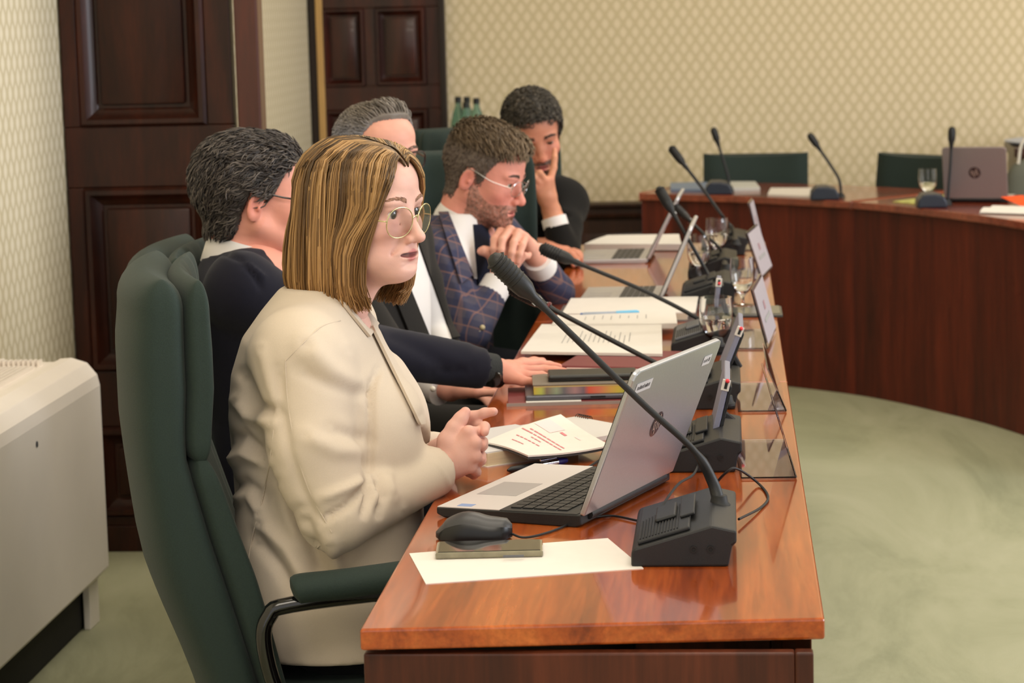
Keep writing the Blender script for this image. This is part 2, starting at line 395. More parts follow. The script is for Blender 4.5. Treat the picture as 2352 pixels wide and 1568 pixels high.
# ------------------------------------------------------------------ green chairs
def high_chair(label, loc, rz, zs=1.0, first=[None]):
    if first[0] is not None:
        t = copy_tree(first[0]); t.location = loc; t.rotation_euler = (0, 0, rz); t.scale = (1, 1, zs); t['label'] = label; return t
    t = thing('high_backed_chair', label, 'chair', loc, rz, 'green high-backed chairs along the desk'); first[0] = t
    # profile relative to seat centre (front = +x): z, rear x, front x
    PR0 = [(.40, -.20, -.07), (.46, -.215, -.085), (.52, -.235, -.098), (.60, -.265, -.115), (.66, -.285, -.13), (.72, -.296, -.150), (.79, -.304, -.172), (.85, -.310, -.192),
          (.90, -.314, -.188), (.96, -.314, -.182), (1.02, -.314, -.182), (1.07, -.308, -.184), (1.10, -.300, -.190), (1.115, -.290, -.198), (1.125, -.276, -.212), (1.13, -.25, -.236)]
    zz = np.array([p[0] for p in PR0]); W = .25
    def shell(z0, z1, frac0, frac1, amp, rt, rb, name, m, e4=5.0):
        """upholstered slab: rounded-box cross-sections that close softly at top and bottom"""
        rows = []; n_ = 46
        for i in range(n_):
            v = i/(n_-1); v = .5-.5*math.cos(v*math.pi); z = z0+(z1-z0)*v
            xr = float(np.interp(z, zz, [p[1] for p in PR0])); xf_ = float(np.interp(z, zz, [p[2] for p in PR0]))
            if z > 1.07: xr, xf_ = -.308, -.184
            xa = xr+(xf_-xr)*frac0; xb = xr+(xf_-xr)*frac1
            g = 1.0
            if rt and z > z1-rt: g = math.sqrt(max(0, 1-((z-(z1-rt))/rt)**2))
            if rb and z < z0+rb: g = min(g, math.sqrt(max(0, 1-((z0+rb-z)/rb)**2)))
            t = (xb-xa)/2*max(g, .02); xc = (xa+xb)/2-(xb-xa)/2*(1-g)*.0; ww = W*(.93+.07*g)*(1-.03*max(0, (z-.98)/.15)**2)*(.985 if amp else 1); ring = []
            for k in range(72):
                a_ = 2*math.pi*(k+.5)/72; ca, sa = math.cos(a_), math.sin(a_); r_ = (abs(ca)**e4+abs(sa)**e4)**(-1/e4); u = r_*sa
                sc = amp*(abs(math.cos(u*math.pi*3))-1)*g if amp and ca > 0 else 0
                ring.append((xc+t*r_*ca+sc+.024*u*u, ww*u, z))
            rows.append(ring)
        mb = MB(); mb.grid(rows, closed=True); n = 72
        mb.f += [tuple(range(n-1, -1, -1)), tuple(range((len(rows)-1)*n, len(rows)*n))]
        return mb.build(name, m, t_, smooth=75)
    t_ = t
    shell(.38, 1.132, 0, .74, 0, .05, .03, 'backrest_shell', GREEN, 4.0)
    shell(.842, 1.128, .62, 1.02, .012, .05, .035, 'upper_back_cushion', GREEN)
    shell(.40, .858, .62, 1.03, .012, .05, .03, 'lower_back_cushion', GREEN)
    mb = MB().box((-.20, -.25, .37), (.27, .25, .47)); mb.build('seat', GREEN, t, bevel=.035, seg=4)
    for s in (-1, 1):
        yy = s*.30
        P = spline([(-.062, yy, .648), (-.045, yy, .652), (.02, yy, .655), (.14, yy, .664), (.205, yy, .667)], 18)
        mb = MB(); mb.tube(P, [.010, .022, .028, .0305]+[.031]*12+[.028, .016], 14, flat=.75)
        arm = mb.build('armrest_pad', GREEN, t)
        P = spline([(.16, yy, .642), (-.06, yy, .628), (-.098, yy, .612), (-.108, yy, .57), (-.09, yy, .49), (-.045, yy, .425), (.03, yy, .397), (.12, yy, .392), (.15, yy*.75, .388)], 40)
        mb = MB(); mb.tube(P, .013, 10); mb.build('armrest_frame', BLACKG, t)
        MB().box((-.05, yy-.016, .632), (.17, yy+.016, .648)).build('armrest_plate', BLACK, t, bevel=.004)
    mb = MB(); mb.lathe([(.03, .07), (.03, .22), (.022, .222), (.022, .37)], 14); mb.build('gas_column', BLACKG, t)
    for k in range(5):
        a = 2*math.pi*k/5+.3; c, s_ = math.cos(a), math.sin(a)
        mb = MB(); mb.tube([(0, 0, .10), (.15*c, .15*s_, .09), (.29*c, .29*s_, .07)], [.026, .022, .016], 8); leg = mb.build('base_leg', BLACKG, t)
        mb = MB(); mb.lathe([(.026, -.011), (.028, -.006), (.028, .006), (.026, .011)], 14); mb.xf(tr(.29*c, .29*s_, .028) @ rot('Z', math.degrees(a)) @ rot('X', 90)); mb.build('caster', BLACK, leg)
    return t
high_chair('green high-backed swivel chair in front, under the woman in the cream blazer', (-.690, 3.985, 0), math.radians(14))
high_chair('green high-backed chair of the navy-suited man, top edge showing behind the front chair', (-.885, 4.88, 0), math.radians(3), .945)
high_chair('green high-backed chair under the grey-haired man in dark-framed glasses', (-.80, 5.60, 0), math.radians(-12), .95)
high_chair('green chair turned sideways behind the man in the checked jacket', (-.72, 6.44, 0), math.radians(-78), 1.0)

def low_chair(label, loc, rz, first=[None]):
    if first[0] is not None:
        t = copy_tree(first[0]); t.location = loc; t.rotation_euler = (0, 0, rz); t['label'] = label; return t
    t = thing('low_backed_chair', label, 'chair', loc, rz, 'empty green chairs behind the curved desk'); first[0] = t
    # faces -y
    rows = []
    for i in range(9):
        z = .46+i*.05; v = i/8
        ring = []
        for s in range(17):
            u = -1+2*s/16; ring.append((u*.218, .20+.05*v-.04*(u*u)-.03*(1-abs(u)**8)*1.0-.012*math.sin(v*math.pi)*(1-u*u), z-.015*(1-u*u)*v))
        for s in range(17):
            u = 1-2*s/16; ring.append((u*.218, .235+.05*v-.04*(u*u)+.01*(1-abs(u)**8), z-.015*(1-u*u)*v))
        rows.append(ring)
    mb = MB(); mb.grid(rows, closed=True); n = 34; mb.f += [tuple(range(n-1, -1, -1)), tuple(range(8*n, 9*n))]
    mb.build('backrest', GREEN, t, weld=True, smooth=50)
    MB().box((-.22, -.22, .38), (.22, .22, .47)).build('seat', GREEN, t, bevel=.03, seg=3)
    for s in (-1, 1):
        for yy in (-.18, .2):
            mb = MB(); mb.tube([(s*.19, yy, 0), (s*.19, yy, .39)], .014, 8); mb.build('leg', BLACKG, t)
    return t
low_chair('empty green chair behind the curved desk, left of the two', (.102, 10.2, 0), math.radians(-4))
low_chair('empty green chair behind the glass on the curved desk, turned slightly', (.63, 10.0, 0), math.radians(-44))
# ================================================================== things on the desks
TZ = .74
GLASS = mat('clear_glass', (255, 255, 255), .0, trans=1, ior=1.45)
WATER = mat('water', (250, 252, 255), .0, trans=1, ior=1.33)
ACRYL = mat('clear_acrylic', (226, 222, 236), .02, trans=1, ior=1.3)
INK_RED = mat('red_print', (222, 128, 136), .7); INK_PINK = mat('pink_print', (244, 214, 216), .7); INK = mat('grey_print', (150, 148, 148), .7)
MAROON = mat('maroon_cover', (120, 52, 54), .5, var=.05, vscale=60)
def quad_prism(name, pts, th, m, parent, bevel=0, base=(0, 0, 0)):
    b = Vector(base); P = [Vector(p)-b for p in pts]
    n = (P[1]-P[0]).cross(P[2]-P[0])
    if n.z < 0: P = P[::-1]
    return MB().hexa(P, [p+Vector((0, 0, th)) for p in P]).build(name, m, parent, bevel=bevel)

# ---- conference units: wedge base with speaker, gooseneck microphone
def conf_unit(label, x0, y0, w=.148, d=.29, tilt=0, stem=None, head_r=.0125, led=False, pale=False):
    t = thing('conference_unit', label, 'microphone unit', (x0+w/2, y0+d/2, TZ), tilt, 'desk microphone units')
    hw, hd = w/2, d/2
    body = MB(); sec = [(-hw, 0), (hw-.012, 0), (hw-.006, .03), (hw, .034), (hw, .052), (hw-.035, .06), (-hw+.004, .027), (-hw, .02)]
    body.prism(sec, -hd, hd); body.xf(rot('X', 90)); body.build('body', BLACK, t, bevel=.0035)
    slope = math.atan2(.033, w-.039)
    F = tr(-hw+.006, 0, .0275) @ rot('Y', -math.degrees(slope))
    mb = MB().box((.004, -hd+.012, 0), (.082, hd-.035, .006)); mb.xf(F); sp = mb.build('speaker_panel', GREYPL if pale else BLACK, t, bevel=.002)
    for i in range(13):
        mb = MB().box((.008+i*.0046, -hd+.02, .006), (.0102+i*.0046, hd-.14+.004*i, .0073)); mb.xf(F); mb.build('grille_rib', DARKRUB, sp)
    mb = MB().box((.030, -.045, .006), (.062, .045, .0125)); mb.xf(F); mb.build('button', GREYPL if pale else BLACK, t, bevel=.003)
    mb = MB().box((.068, -.06, .006), (.09, .075, .0105)); mb.xf(F); mb.build('talk_key', BLACK, t, bevel=.0015)
    for yy in (-.035, .005): 
        mb = MB(); mb.lathe([(.005, 0), (.005, .002), (.003, .002), (.003, .0005)], 10); mb.xf(tr(.035+yy*.6, -hd-.001, .026) @ rot('X', 90)); mb.build('socket', DARKRUB, t)
    mb = MB(); mb.lathe([(.017, 0), (.017, .004), (.0135, .008), (.0115, .018)], 14, (0, 0, 0)); 
    if stem:
        P = [Vector(q)-Vector(t.location) for q in stem]
        if tilt: P = [rot('Z', -math.degrees(tilt)) @ q for q in P]
        f = P[0]; mb.xf(tr(f.x, f.y, f.z-.004)); mb.build('stem_socket', DARKRUB, t)
        S = spline([f]+P[1:], 40)
        neck = MB(); neck.tube(S, [.0105-.003*i/14 if i < 14 else (.0062 if i < 15 else .0050) for i in range(40)], 10); nk = neck.build('gooseneck', BLACK, t)
        e, dr = S[-1], (S[-1]-S[-3]).normalized()
        R_ = tr(e) @ dr.to_track_quat('Z', 'Y').to_matrix().to_4x4()
        L = head_r/.0125
        mb = MB(); mb.lathe([(.0055, -.012), (.0065, 0), (.0075, .012*L), (.0115*L, .024*L), (head_r, .034*L), (head_r*1.02, .062*L), (head_r*.9, .074*L), (head_r*.55, .081*L), (.001, .083*L)], 18); mb.xf(R_)
        hd_ = mb.build('microphone_head', BLACK, t)
        for i in range(7):
            mb = MB(); z = .040*L+i*.0055*L; mb.lathe([(head_r*1.01, z), (head_r*1.09, z+.0012), (head_r*1.01, z+.0026)], 18); mb.xf(R_); mb.build('grille_ring', DARKRUB, hd_)
        mb = MB(); mb.box((-.0025, -.008, .003), (.0025, -.0066, .009)); mb.box((-.0025, .0066, .003), (.0025, .008, .009)); mb.xf(R_); mb.build('silver_mark', mat('silver_mark', (150, 150, 150), .4), hd_)
        if led:
            mb = MB(); mb.lathe([(.0098, .0), (.0108, .002), (.0108, .004), (.0098, .006)], 16); mb.xf(R_); mb.build('light_ring', mat('dark_red_ring', (90, 14, 18), .3), hd_)
            mb = MB(); mb.ball((0, -.0106, .003), .0028); mb.xf(R_); mb.build('red_lamp', mat('lit_red_lamp', (255, 50, 60), .3, emit=3), hd_)
    return t
def stem_px(foot, pts, d0, d1):
    n = len(pts); f = Vector(foot)
    return [f]+[D(px, py, d0+(d1-d0)*(i+1)/n) for i, (px, py) in enumerate(pts)]
conf_unit('black conference unit nearest the desk end, its microphone reaching left over the laptop', -.144, 3.44, .150, .28,
          stem=stem_px(T(1652, 1158, .795), [(1636, 1105), (1592, 1032), (1480, 930), (1320, 775), (1240, 697)], 3.63, 3.56), head_r=.0155)
conf_unit('black conference unit without a raised microphone, behind the open silver laptop', -.13, 4.13, .148, .26)
conf_unit('conference unit behind the laptop lid whose microphone shows a red lamp', -.128, 4.76, .148, .26,
          stem=stem_px(T(1668, 925, .79), [(1660, 905), (1610, 882), (1510, 835), (1380, 768), (1262, 706)], 4.85, 4.95), head_r=.0145, led=True)
conf_unit('conference unit with a pale grey panel beside the tumbler, microphone crossing the open notebook', -.132, 5.50, .15, .27,
          stem=stem_px(T(1648, 790, .79), [(1636, 765), (1600, 730), (1480, 668), (1330, 605)], 5.68, 5.78), head_r=.0155, pale=True)
conf_unit('conference unit in front of the nearer thin laptop, microphone head beside its screen', -.126, 6.38, .148, .27,
          stem=stem_px(T(1645, 670, .79), [(1632, 640), (1590, 565), (1550, 496)], 6.52, 6.6), head_r=.014)
conf_unit('conference unit with the sharply bent microphone, between two wine-shaped glasses', -.116, 6.96, .14, .25,
          stem=stem_px(T(1668, 618, .79), [(1660, 590), (1648, 565), (1612, 533), (1588, 510)], 7.1, 7.2), head_r=.012)
conf_unit('last conference unit at the far end of the desk, beside the upright card holder', -.08, 7.55, .14, .25,
          stem=stem_px(T(1690, 560, .79), [(1684, 530), (1655, 490), (1610, 428), (1576, 384)], 7.7, 7.8), head_r=.013)

# ---- tablet screens leaning on the units, seen edge on
def tablet(label, near_bot, near_top, y0, w=.21):
    a, b = D(*near_bot, y0), D(*near_top, y0); t = thing('tablet_screen', label, 'tablet', a, 0, 'tablet screens beside the units')
    u = (b-a); n = Vector((u.z, 0, -u.x)).normalized()*.0105; y = Vector((0, w, 0)); o = Vector((0, 0, 0))
    MB().hexa([o, o+n, o+n+y, o+y], [u, u+n, u+n+y, u+y]).build('slab', mat('bluish_grey_plastic', (126, 128, 148), .4), t, bevel=.002)
    MB().hexa([o+n+Vector((0, .006, .004)), o+n*1.9+Vector((0, .006, .01)), o+n*1.9+y-Vector((0, .006, -.01)), o+n+y-Vector((0, .006, -.004))],
              [u*.93+n+Vector((0, .006, 0)), u*.88+n*1.6+Vector((0, .006, 0)), u*.88+n*1.6+y-Vector((0, .006, 0)), u*.93+n+y-Vector((0, .006, 0))]).build('black_back', BLACK, t, bevel=.002)
    MB().box((-.002, .0, 0), (.012, .004, .02), tr(u*.82) @ rot('Y', math.degrees(math.atan2(u.x, u.z)))).xf(tr(0, -.0015, 0)).build('port_plate', mat('white_plastic', (214, 210, 204), .4), t, bevel=.001)
    MB().box((.003, -.0015, .004), (.008, .002, .017), tr(u*.82) @ rot('Y', math.degrees(math.atan2(u.x, u.z)))).xf(tr(0, -.0012, 0)).build('port', DARKRUB, t)
    mb = MB(); mb.ball((u*.97+n*.6)+Vector((0, -.001, 0)), .004); mb.build('red_dot', mat('red_plastic', (220, 60, 70), .4), t)
    # rubber prop that reaches down to the unit
    p = o+n*1.2+Vector((0, w/2, .0)); MB().tube([p+u*.35, p+Vector((.03, 0, TZ+.052-a.z))], .008, 8).build('stand', DARKRUB, t)
    return t
tablet('thin grey tablet screen with a red dot, standing just behind the large laptop lid', (1628, 1022), (1664, 868), 4.24)
tablet('thin grey tablet screen rising along the far edge of the large laptop lid', (1650, 868), (1697, 748), 4.88)
tablet('small grey tablet screen standing before the dark conference unit with wedge top', (1640, 705), (1646, 648), 5.66, .14)

# ---- acrylic name-card holders along the public edge
def holder(label, near_bot, far_bot, near_top, card):
    a, b = T(*near_bot, TZ+.002), T(*far_bot, TZ+.002)
    c = D(*near_top, a.y); u = c-a; l = b-a
    t = thing('name_card_holder', label, 'card holder', a, 0, 'acrylic name-card holders')
    n = l.cross(u).normalized()*.0016
    side = Vector((-.09, 0, 0)) if True else 0
    o = Vector((0, 0, 0))
    MB().hexa([o-n, o+n, o+n+l, o-n+l], [u-n, u+n, u+n+l, u-n+l]).build('upright', ACRYL, t, bevel=.0008)
    z = Vector((0, 0, .0022)); s2 = Vector((-l.y, l.x, 0)).normalized()*.092
    MB().hexa([o, l, l+s2, s2], [o+z, l+z, l+s2+z, s2+z]).build('base', ACRYL, t, bevel=.0008)
    if card:
        m = n*.5; k0, k1 = l*.04, l*.96
        e = (n.normalized()*.004)
        MB().hexa([k0+u*.06+e, k0+u*.06+e*1.2, k1+u*.06+e*1.2, k1+u*.06+e], [k0+u*.96+e, k0+u*.96+e*1.2, k1+u*.96+e*1.2, k1+u*.96+e]).build('card', mat('translucent_card', (172, 164, 174), .4), t)
        for q in (1.35, .6):
            MB().hexa([l*.25+u*.35+e*q, l*.25+u*.35+e*(q+.1), l*.75+u*.35+e*(q+.1), l*.75+u*.35+e*q], [l*.25+u*.42+e*q, l*.25+u*.42+e*(q+.1), l*.75+u*.42+e*(q+.1), l*.75+u*.42+e*q]).build('print_line', INK, t)
            MB().hexa([l*.44+u*.52+e*q, l*.44+u*.52+e*(q+.1), l*.56+u*.52+e*(q+.1), l*.56+u*.52+e*q], [l*.44+u*.66+e*q, l*.44+u*.66+e*(q+.1), l*.56+u*.66+e*(q+.1), l*.56+u*.66+e*q]).build('emblem', mat('dull_red_print', (156, 122, 130), .7), t)
    return t
holder('clear acrylic card holder nearest, empty, beside the first two units', (1829, 1097), (1803, 1010), (1771, 906), False)
holder('clear acrylic card holder second from the desk end, its base before the seam', (1806, 944), (1792, 880), (1763, 846), False)
holder('card holder with a pale card, in front of the stemmed glass on the tablet', (1762, 801), (1781, 757), (1725, 665), True)
holder('card holder with a printed white card beside the two far glasses', (1748, 642), (1773, 616), (1712, 535), True)
holder('narrow-looking card holder at the far end, seen almost edge on', (1744, 574), (1752, 562), (1718, 465), True)

# ---- stemmed water glasses
def goblet(label, base, h=.125, r=.031, fill=.45, first=[None]):
    t = thing('water_glass', label, 'glass', base, 0, 'stemmed water glasses')
    s = h/.125; k = r/.031
    outer = [(.026*k, 0), (.026*k, .002), (.006, .006), (.0045, .012*s), (.0045, .022*s), (.008, .028*s), (.02*k, .040*s), (.028*k, .056*s), (.031*k, .075*s), (.0315*k, .095*s), (.030*k, .125*s)]
    inner = [(.0288*k, .125*s), (.0303*k, .095*s), (.0298*k, .075*s), (.0268*k, .057*s), (.019*k, .043*s), (.006, .033*s), (.0001, .0325*s)]
    mb = MB(); mb.lathe(outer+inner, 28); mb.build('goblet', GLASS, t, smooth=60)
    top = .033+(.118-.033)*fill
    w = [(.0001, .0328)]+[(rr/k-.0002, zz/s) for rr, zz in reversed(inner[:-1]) if zz/s < top]
    ri = float(np.interp(top, [p[1]/s for p in reversed(inner)], [p[0]/k for p in reversed(inner)]))-.0002
    w += [(ri, top), (.0001, top)]
    mb = MB(); mb.lathe([(a*k, b*s) for a, b in w], 28); mb.build('water', WATER, t, smooth=60)
    return t
goblet('half-full water glass just beyond the top of the large laptop lid', T(1646, 812), .128, .037, .55)
goblet('stemmed water glass standing on the dark tablet near the card holder', T(1706, 708)+Vector((0, 0, .008)), .122, .031, .3)
goblet('stemmed water glass with bright rim beside the far thin laptop screen', T(1606, 640), .125, .033, .5)
goblet('water glass furthest along the desk, behind the bent microphone', T(1648, 592), .12, .034, .5)
goblet('lone water glass on the curved desk before the green chair', T(2131, 458), .115, .034, .4)

# ---- laptops
def laptop(label, corner, th, W, V, tilt, lidm, deckm, keys=True, single=False, trackpad=True, base_h=.018, logo=True, sidem=None, group='open laptops'):
    """corner: front-near corner on the desk; u runs along the front edge (away), v towards the hinge"""
    t = thing('laptop', label, 'laptop', corner, 0, group)
    c, s = math.cos(th), math.sin(th)
    B = Matrix(((c, s, 0, 0), (-s, c, 0, 0), (0, 0, 1, 0), (0, 0, 0, 1)))        # local (v,u,z)
    sidem = sidem or BLACK
    b = MB(); b.prism([(0, .006), (.012, .001), (V-.01, 0), (V, .004), (V, base_h), (0, base_h*.82)], 0, -W); b.xf(B @ rot('X', 90)); b.build('base', sidem, t, bevel=.002)
    zt = lambda v: base_h*(.82+.18*v/V)
    def plate(name, v0, v1, u0, u1, e, m, par=t, bev=0):
        return MB().hexa([B @ Vector((v0, u0, zt(v0))), B @ Vector((v1, u0, zt(v1))), B @ Vector((v1, u1, zt(v1))), B @ Vector((v0, u1, zt(v0)))],
                         [B @ Vector((v0, u0, zt(v0)+e)), B @ Vector((v1, u0, zt(v1)+e)), B @ Vector((v1, u1, zt(v1)+e)), B @ Vector((v0, u1, zt(v0)+e))]).build(name, m, par, bevel=bev)
    plate('palm_rest', .001, V*.44, .002, W-.002, .0012, deckm)
    plate('keyboard_deck', V*.44, V*.97, .002, W-.002, .0008, deckm if sidem is not BLACK else BLACK)
    if trackpad: plate('trackpad', V*.08, V*.36, W*.28, W*.56, .0016, mat('trackpad_grey', (170, 166, 166), .35), t)
    kb = BLACK if sidem is BLACK else mat('dark_keys', (70, 70, 72), .5)
    if keys:
        kv, ku = V*.40/5, W*.90/15
        km = None
        for i in range(5):
            for j in range(15):
                v0, u0 = V*.48+i*kv, W*.05+j*ku
                if single and km is not None:
                    o = bpy.data.objects.new('key', km); COL.objects.link(o); o.parent = t
                    o.location = (B @ Vector((v0, u0, zt(v0)))) - k0
                    continue
                o = plate('key', v0+kv*.07, v0+kv*.93, u0+ku*.07, u0+ku*.93, .0028, kb, t)
                km = o.data; k0 = B @ Vector((v0, u0, zt(v0)))
    L = B @ tr(V, 0, base_h) @ rot('Y', math.degrees(tilt))
    lt = .009
    mb = MB().prism([(0.0, 0), (W, 0), (W, V*.93), (W-.004, V*.975), (W-.016, V*.99), (.016, V*.99), (.004, V*.975), (0, V*.93)], 0, lt)
    PERM = Matrix(((0, 0, 1, 0), (1, 0, 0, 0), (0, 1, 0, 0), (0, 0, 0, 1)))       # (u,h,n)->(n,u,h)
    lid = mb.xf(L @ tr(-.003, 0, 0) @ PERM).build('lid', lidm, t, bevel=.0025)
    mb = MB().box((-.0045, .004, .006), (-.003, W-.004, V*.975)); mb.xf(L); mb.build('screen_bezel', BLACKG, lid)
    mb = MB().box((-.0052, .016, .022), (-.0045, W-.016, V*.93)); mb.xf(L); mb.build('screen', mat('screen_glass', (34, 40, 58), .12, coat=.5), lid)
    mb = MB(); mb.tube([(0, .03, 0), (0, W-.03, 0)], .0075, 10); mb.xf(B @ tr(V, 0, base_h*.75)); mb.build('hinge', BLACK, t)
    Bk = L @ tr(lt-.003+.0004, 0, 0)
    if logo:
        R1, cx, cz = .022, W*.5, V*.5; mb = MB()
        ring = [[(0, cx+math.cos(a)*r, cz+math.sin(a)*r) for a in np.linspace(0, 2*math.pi, 33)[:-1]] for r in (R1, R1*.001)]
        mb.grid(ring, closed=True); mb.xf(Bk); lg = mb.build('logo_disc', mat('dark_mirror_logo', (92, 84, 88), .2, metal=.8), lid, smooth=0)
        pl = mat('pale_logo_strokes', (186, 170, 160), .3, metal=.6); sl = .28
        def stroke(y, z0, z1, w=.0035):
            mb = MB(); P = [(.0006, cx-(y-w/2-0+sl*z0), cz+z0), (.0006, cx-(y+w/2+sl*z0), cz+z0), (.0006, cx-(y+w/2+sl*z1), cz+z1), (.0006, cx-(y-w/2+sl*z1), cz+z1)]
            mb.add(P, [(0, 1, 2, 3)]); mb.xf(Bk); mb.build('logo_stroke', pl, lg, smooth=0)
        stroke(-.010, -.009, .017); stroke(-.003, -.009, .006); stroke(.005, -.017, .006); stroke(.012, -.007, .006)
        for (y0_, z_) in ((-.0065, .0055), (.0085, .0055), (.0085, -.0075)):
            mb = MB(); P = [(.0006, cx-(y0_-.0045+sl*z_), cz+z_-.0015), (.0006, cx-(y0_+.0045+sl*z_), cz+z_-.0015), (.0006, cx-(y0_+.0045+sl*z_), cz+z_+.0015), (.0006, cx-(y0_-.0045+sl*z_), cz+z_+.0015)]
            mb.add(P, [(0, 1, 2, 3)]); mb.xf(Bk); mb.build('logo_stroke', pl, lg, smooth=0)
    return t, lid, Bk, B, zt
GREYDECK = mat('warm_grey_deck', (206, 200, 198), .4)
c_ = T(1003, 1188); c_.z = TZ
lt_, lid_, Bk_, B_, zt_ = laptop('large silver laptop open in front of the woman, lid back facing us', c_, math.radians(20), .375, .247, math.radians(22), SILVER, GREYDECK, single=True, base_h=.02)
def sticker(y0, y1, z0, z1, n):
    mb = MB().box((0, y0, z0), (.0004, y1, z1)); mb.xf(Bk_); st = mb.build('asset_sticker', mat('sticker_paper', (196, 194, 196), .5), lid_)
    rnd = random.Random(n)
    for k in range(n):
        a = y0+(y1-y0)*(.1+.8*k/n); b = a+(y1-y0)*.8/n*rnd.uniform(.45, .85)
        mb = MB().box((.0004, a, z0+(z1-z0)*.32), (.0006, b, z0+(z1-z0)*rnd.uniform(.6, .74))); mb.xf(Bk_); mb.build('sticker_print', mat('dark_print', (70, 68, 72), .6), st)
sticker(.02, .085, .205, .222, 10); sticker(.31, .345, .205, .222, 4)
MB().hexa([B_ @ Vector((v, u, zt_(v)+.0013)) for v, u in ((.03, .012), (.055, .012), (.055, .03), (.03, .03))], [B_ @ Vector((v, u, zt_(v)+.0016)) for v, u in ((.03, .012), (.055, .012), (.055, .03), (.03, .03))]).build('blue_sticker', mat('blue_sticker', (132, 158, 206), .4), lt_)
ALU = mat('aluminium', (196, 194, 196), .35, metal=.5)
for lab, nl, ang, til in [('thin silver laptop open before the man in the checked jacket', (1328, 702), 2, 24), ('thin silver laptop at the far end of the desk, before the man in black', (1325, 607), 2, 27)]:
    laptop(lab, T(*nl), math.radians(ang), .30, .212, math.radians(til), ALU, ALU, keys=True, base_h=.014, logo=False, sidem=ALU)
# laptop on the curved desk, lid back to the camera
c_ = T(2312, 466)
laptop('grey laptop on the curved desk with its lid back towards us', Vector((.85, 9.45, TZ)), math.radians(105), .235, .20, math.radians(14), mat('warm_grey_metal', (150, 138, 138), .4, metal=.5), ALU, keys=False, trackpad=False, sidem=BLACK)

# ---- near end of the desk: sheet, phone, mouse, pen, cables
sh = thing('paper_sheet', 'white sheet of paper under the phone at the near desk end', 'paper', T(1180, 1290))
quad_prism('sheet', [T(940, 1272), T(1396, 1237), T(1478, 1306), T(978, 1342)], .0012, PAPER, sh, base=sh.location)
ph = thing('smartphone', 'dark smartphone in a clear case lying on the white sheet', 'phone', T(1125, 1275)+Vector((0, 0, .0012)))
a_, b_ = T(1000, 1287), T(1248, 1281); u_ = (b_-a_).normalized(); v_ = Vector((-u_.y, u_.x, 0)); L_ = (b_-a_).length
ob = [a_, a_+u_*L_, a_+u_*L_+v_*.078, a_+v_*.078]; z0 = Vector((0, 0, .0013))
quad_prism('clear_case', [p+z0 for p in ob], .0095, mat('smoky_case', (128, 122, 100), .15, coat=.6, var=.2, vscale=40), ph, .003, ph.location)
ib = [a_+u_*.004+v_*.004, a_+u_*(L_-.004)+v_*.004, a_+u_*(L_-.004)+v_*.074, a_+u_*.004+v_*.074]
quad_prism('screen', [p+Vector((0, 0, .0105)) for p in ib], .0012, mat('phone_glass', (14, 14, 14), .04, coat=1), ph, .0005, ph.location)
MB().box((.02, -.0409, .0045), (.05, -.0386, .0075)).xf(Matrix.Rotation(math.atan2(u_.y, u_.x), 4, 'Z')).build('side_keys', GREYPL, ph)
ms = thing('computer_mouse', 'black computer mouse between the laptop and the phone', 'mouse', (T(1003, 1236)+T(1176, 1236))/2)
ang = 0; rows = []; rows2 = []
for i in range(15):
    v = i/14; x = -.058+.116*v
    hgt = .039*math.sin(min(1, v*1.25+.16)*math.pi*.62+.10)*(1-.42*max(0, v-.35)**1.3)
    hgt *= min(1, (v/.12))**.5 if v < .12 else 1
    hgt = max(hgt*(1 if v < .93 else .72), .008); wd = .031*(1-abs(2*v-1)**3.2*.45)*(min(1, v/.06)**.5 if v < .06 else 1)*(min(1, (1-v)/.05)**.5 if v > .95 else 1)+.002
    rows.append([(x, wd*math.cos(a), .003+hgt*max(0, math.sin(a))**.7) for a in np.linspace(0, math.pi, 17)])
mb = MB(); mb.grid([r[3:14] for r in rows]); mb.build('top_shell', mat('mouse_top', (58, 58, 60), .38), ms, smooth=80)
mb = MB(); mb.grid([r[:4] for r in rows]); mb.grid([r[13:] for r in rows]); mb.grid([[r[0], r[-1]] for r in rows]); mb.add(rows[0], [tuple(range(17))]); mb.add(rows[-1], [tuple(range(16, -1, -1))]); mb.build('side_shell', mat('mouse_side', (16, 17, 20), .3), ms, smooth=80)
mb = MB(); mb.lathe([(.008, -.0035), (.009, 0), (.008, .0035)], 14); mb.xf(tr(.036, 0, .0235) @ rot('X', 90)); mb.build('scroll_wheel', DARKRUB, ms)
P = spline([T(1172, 1236)+Vector((0, 0, .008)), T(1205, 1234, .743), T(1260, 1222, .743), T(1330, 1196, .743), T(1400, 1184, .743), T(1468, 1196, .743)], 30)
cb = MB(); cb.tube([p-ms.location for p in P], .0018, 6); cb.build('cord', DARKRUB, ms)
pn = thing('ballpoint_pen', 'black and silver click pen with a blue end beside the laptop', 'pen', T(1230, 1078))
a_, b_ = T(1166, 1088)+Vector((0, 0, .006)), T(1302, 1064)+Vector((0, 0, .006)); dl = b_-a_; lo = pn.location
MB().tube([a_-lo, a_+dl*.06-lo, a_+dl*.5-lo], [.002, .0055, .006], 10).build('barrel', BLACK, pn)
MB().tube([a_+dl*.5-lo, a_+dl*.86-lo], [.0058, .0055], 10).build('silver_barrel', CHROME, pn)
MB().tube([a_+dl*.84-lo, a_+dl*.93-lo, a_+dl-lo], [.0062, .006, .004], 10).build('blue_end', mat('blue_plastic', (52, 48, 140), .35), pn)
MB().tube([a_+dl*.55+Vector((0, 0, .0075))-lo, a_+dl*.86+Vector((0, 0, .0075))-lo], .0018, 6).build('clip', CHROME, pn)
def cable(label, pts, r=.0022):
    P = spline(pts, 40); t = tag(MB().tube([p-P[0] for p in P], r, 6).build('cable', DARKRUB, None, loc=P[0]), label, 'cable', 'thin black cables'); return t
